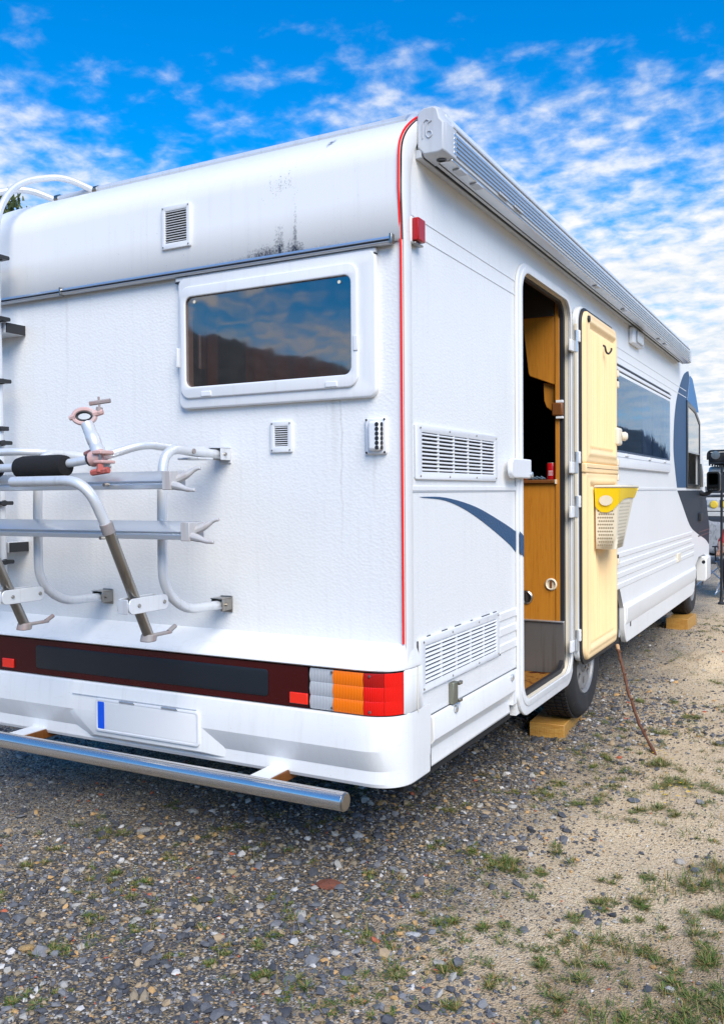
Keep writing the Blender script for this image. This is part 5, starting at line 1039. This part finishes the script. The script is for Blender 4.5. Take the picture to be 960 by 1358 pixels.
TUFTS = [(-1.283, -0.083, 0.073), (-1.302, -0.263, 0.039), (-1.26, -0.433, 0.043), (-1.069, -0.335, 0.027), (-0.98, -0.37, 0.036), (-1.176, -0.606, 0.035), (-0.986, -0.508, 0.055), (-0.819, -0.421, 0.05), (-0.836, -0.349, 0.031), (-0.782, -0.604, 0.033), (-0.635, -0.602, 0.027), (-0.663, -0.487, 0.019), (-0.76, -0.795, 0.035), (-0.633, -0.987, 0.06), (-0.547, -0.951, 0.024), (-0.44, -0.652, 0.039), (-0.312, -0.649, 0.028), (-0.313, -0.572, 0.026), (-0.055, -0.667, 0.048), (-0.376, -0.205, 0.035), (-0.31, -0.26, 0.034), (-0.883, 0.147, 0.077), (-0.663, 0.065, 0.056), (-0.896, -0.138, 0.033), (-0.573, -0.337, 0.029), (-0.245, -0.44, 0.031), (-0.246, -0.505, 0.022), (-0.192, -0.387, 0.027), (-0.063, -0.269, 0.032), (0.084, -0.534, 0.025), (-0.054, -0.563, 0.037), (-0.156, -0.616, 0.029), (-1.245, 0.307, 0.045), (-0.212, 0.834, 0.077), (0.161, 0.347, 0.08), (0.186, 0.396, 0.054), (0.352, 0.555, 0.05), (0.32, 0.366, 0.039), (0.56, 0.449, 0.036), (0.585, 0.303, 0.059), (0.308, 1.15, 0.045), (0.539, 1.197, 0.057), (0.653, 1.186, 0.037), (0.576, 1.595, 0.096), (0.487, 1.825, 0.102), (0.101, 1.183, 0.053), (0.118, 1.362, 0.035), (0.007, 1.102, 0.033), (0.304, -0.079, 0.046), (0.184, -0.088, 0.035), (0.516, 0.095, 0.028), (0.596, -0.053, 0.048), (0.607, -0.22, 0.058), (0.599, -0.373, 0.035), (0.428, -0.355, 0.033), (0.375, -0.52, 0.043), (0.187, -0.599, 0.035), (0.163, -0.416, 0.031), (0.262, -0.356, 0.038), (0.318, -0.327, 0.034), (0.8, -0.009, 0.056), (0.902, -0.088, 0.07), (0.956, -0.141, 0.068), (0.896, 0.186, 0.054), (0.909, 0.354, 0.048), (0.765, 0.196, 0.032), (0.784, -0.344, 0.034), (0.89, -0.27, 0.034), (0.888, 0.652, 0.057), (0.698, 0.189, 0.037), (-0.007, -0.266, 0.023), (-0.184, 0.067, 0.026), (-0.07, 0.424, 0.034), (0.01, 0.037, 0.025), (0.046, 0.421, 0.039), (0.521, -0.199, 0.03), (0.64, -0.101, 0.043), (0.689, 0.297, 0.039), (0.842, 0.529, 0.041), (0.5, 2.842, 0.053), (0.428, 2.358, 0.057), (0.49, 1.787, 0.109), (0.606, 1.61, 0.083), (0.224, 1.857, 0.045), (0.181, 1.738, 0.045), (0.335, 1.683, 0.029), (0.338, 1.427, 0.034), (-0.017, 2.623, 0.036), (0.22, 2.205, 0.032), (0.312, 3.231, 0.038), (0.956, 0.027, 0.063), (0.992, -0.217, 0.057), (0.886, -0.177, 0.04), (0.923, 0.055, 0.043), (0.669, 0.539, 0.031), (0.785, 0.976, 0.046), (0.789, 1.554, 0.04), (0.665, 2.349, 0.04), (0.15, 3.128, 0.038), (0.019, 3.683, 0.042)]
m_grass = mat('grass_blades', (.1, .14, .03), .75, spec=.25); t = m_grass.node_tree; gi = t.nodes.new('ShaderNodeNewGeometry')
t.links.new(ramp(t, gi.outputs['Random Per Island'], [(0, (.045, .085, .012)), (.36, (.085, .14, .025)), (.60, (.16, .20, .06)), (.76, (.30, .24, .10)), (1, (.30, .16, .05))]), P_(m_grass).inputs['Base Color'])
P_(m_grass).inputs['Subsurface Weight'].default_value = .0
gv, gf = [], []
def blade(x, y, a, L, lean, wd):
    z = float(ground_z(x, y)) + .002; b0 = len(gv); px, py = -math.sin(a) * wd, math.cos(a) * wd
    for s, wk in ((0, 1), (.4, .9), (.75, .6), (1, .12)):
        h = L * (math.cos(lean) * s + .0); o = L * (math.sin(lean) * s + .35 * s * s * math.sin(lean)); h -= L * .22 * s * s * math.sin(lean)
        gv.append((x + math.cos(a) * o - px * wk, y + math.sin(a) * o - py * wk, max(z + h, z + .002))); gv.append((x + math.cos(a) * o + px * wk, y + math.sin(a) * o + py * wk, max(z + h, z + .002)))
    for k in range(3): gf.append((b0 + 2 * k, b0 + 2 * k + 1, b0 + 2 * k + 3, b0 + 2 * k + 2))
for x, y, r in TUFTS:
    dense = x < .15
    r *= 1.25; hs_ = random.uniform(.35, .75) if dense else random.uniform(.5, 1.0)
    for c_ in range(random.choice((2, 3, 4))):          # an uneven clump made of a few crowns
        cx2 = x + random.gauss(0, r * .45); cy2 = y + random.gauss(0, r * .45); rr0 = r * random.uniform(.3, .65); flat_ = random.random() < .4
        for k in range(int(24 + 950 * rr0)):
            a = random.uniform(0, 2 * math.pi); q = rr0 * random.random() ** .6 * .5
            blade(cx2 + math.cos(a) * q, cy2 + math.sin(a) * q, a + random.gauss(0, .5), hs_ * random.uniform(.4, 1.0) * min(.042, rr0 * 1.1 + .012), random.uniform(.75, 1.42) if flat_ else random.uniform(.3, 1.25), random.uniform(.0007, .0019))
    for k in range(int(200 * r)):
        a = random.uniform(0, 6.28); blade(x + random.gauss(0, r * .6), y + random.gauss(0, r * .6), a, random.uniform(.02, .05), random.uniform(.15, .9), .0008)
n_extra = 1300
for k in range(n_extra):
    x = random.uniform(.05, 1.6) if k % 4 else random.uniform(-1.6, .3); y = random.uniform(-1.0, 7.5) if k % 3 else random.uniform(-1, 2.2)
    if vnoise(x, y, 1.7, 31) < .42: continue
    rr0 = random.uniform(.008, .022)
    for j in range(int(random.uniform(14, 46))): blade(x + random.gauss(0, rr0), y + random.gauss(0, rr0), random.uniform(0, 6.28), random.uniform(.008, .026), random.uniform(.4, 1.3), random.uniform(.0008, .0018))
# dense sward in the low right corner and along the track
for k in range(4200):
    x = random.uniform(.62, 1.5); y = random.uniform(-.5, 1.7)
    if x * 1.1 - y * .50 + random.gauss(0, .20) < .50 or vnoise(x, y, 7, 33) < .55: continue
    for j in range(5): blade(x + random.gauss(0, .014), y + random.gauss(0, .014), random.uniform(0, 6.28), random.uniform(.012, .045), random.uniform(.2, 1.2), random.uniform(.0008, .0018))
grass = npmesh('grass', np.array(gv), np.array(gf), m_grass, False); grass['kind'] = 'stuff'
# tiny yellow flowers in the tufts past the stick
m_fl = mat('yellow_petals', (.80, .50, .01), .6); fb_ = MB()
for k in range(26):
    x, y = random.choice([(.62, 1.47), (.60, 1.36), (.47, 1.95), (.66, 1.40)]); x += random.gauss(0, .05); y += random.gauss(0, .05); z = float(ground_z(x, y)) + random.uniform(.012, .026)
    for j in range(5): a = j * 1.257; fb_.add([(x, y, z), (x + .0045 * math.cos(a - .5), y + .0045 * math.sin(a - .5), z + .001), (x + .0065 * math.cos(a), y + .0065 * math.sin(a), z + .0005), (x + .0045 * math.cos(a + .5), y + .0045 * math.sin(a + .5), z + .001)], [(0, 1, 2, 3)])
flw = fb_.build('wildflowers', m_fl, None, flat=True); flw['kind'] = 'stuff'
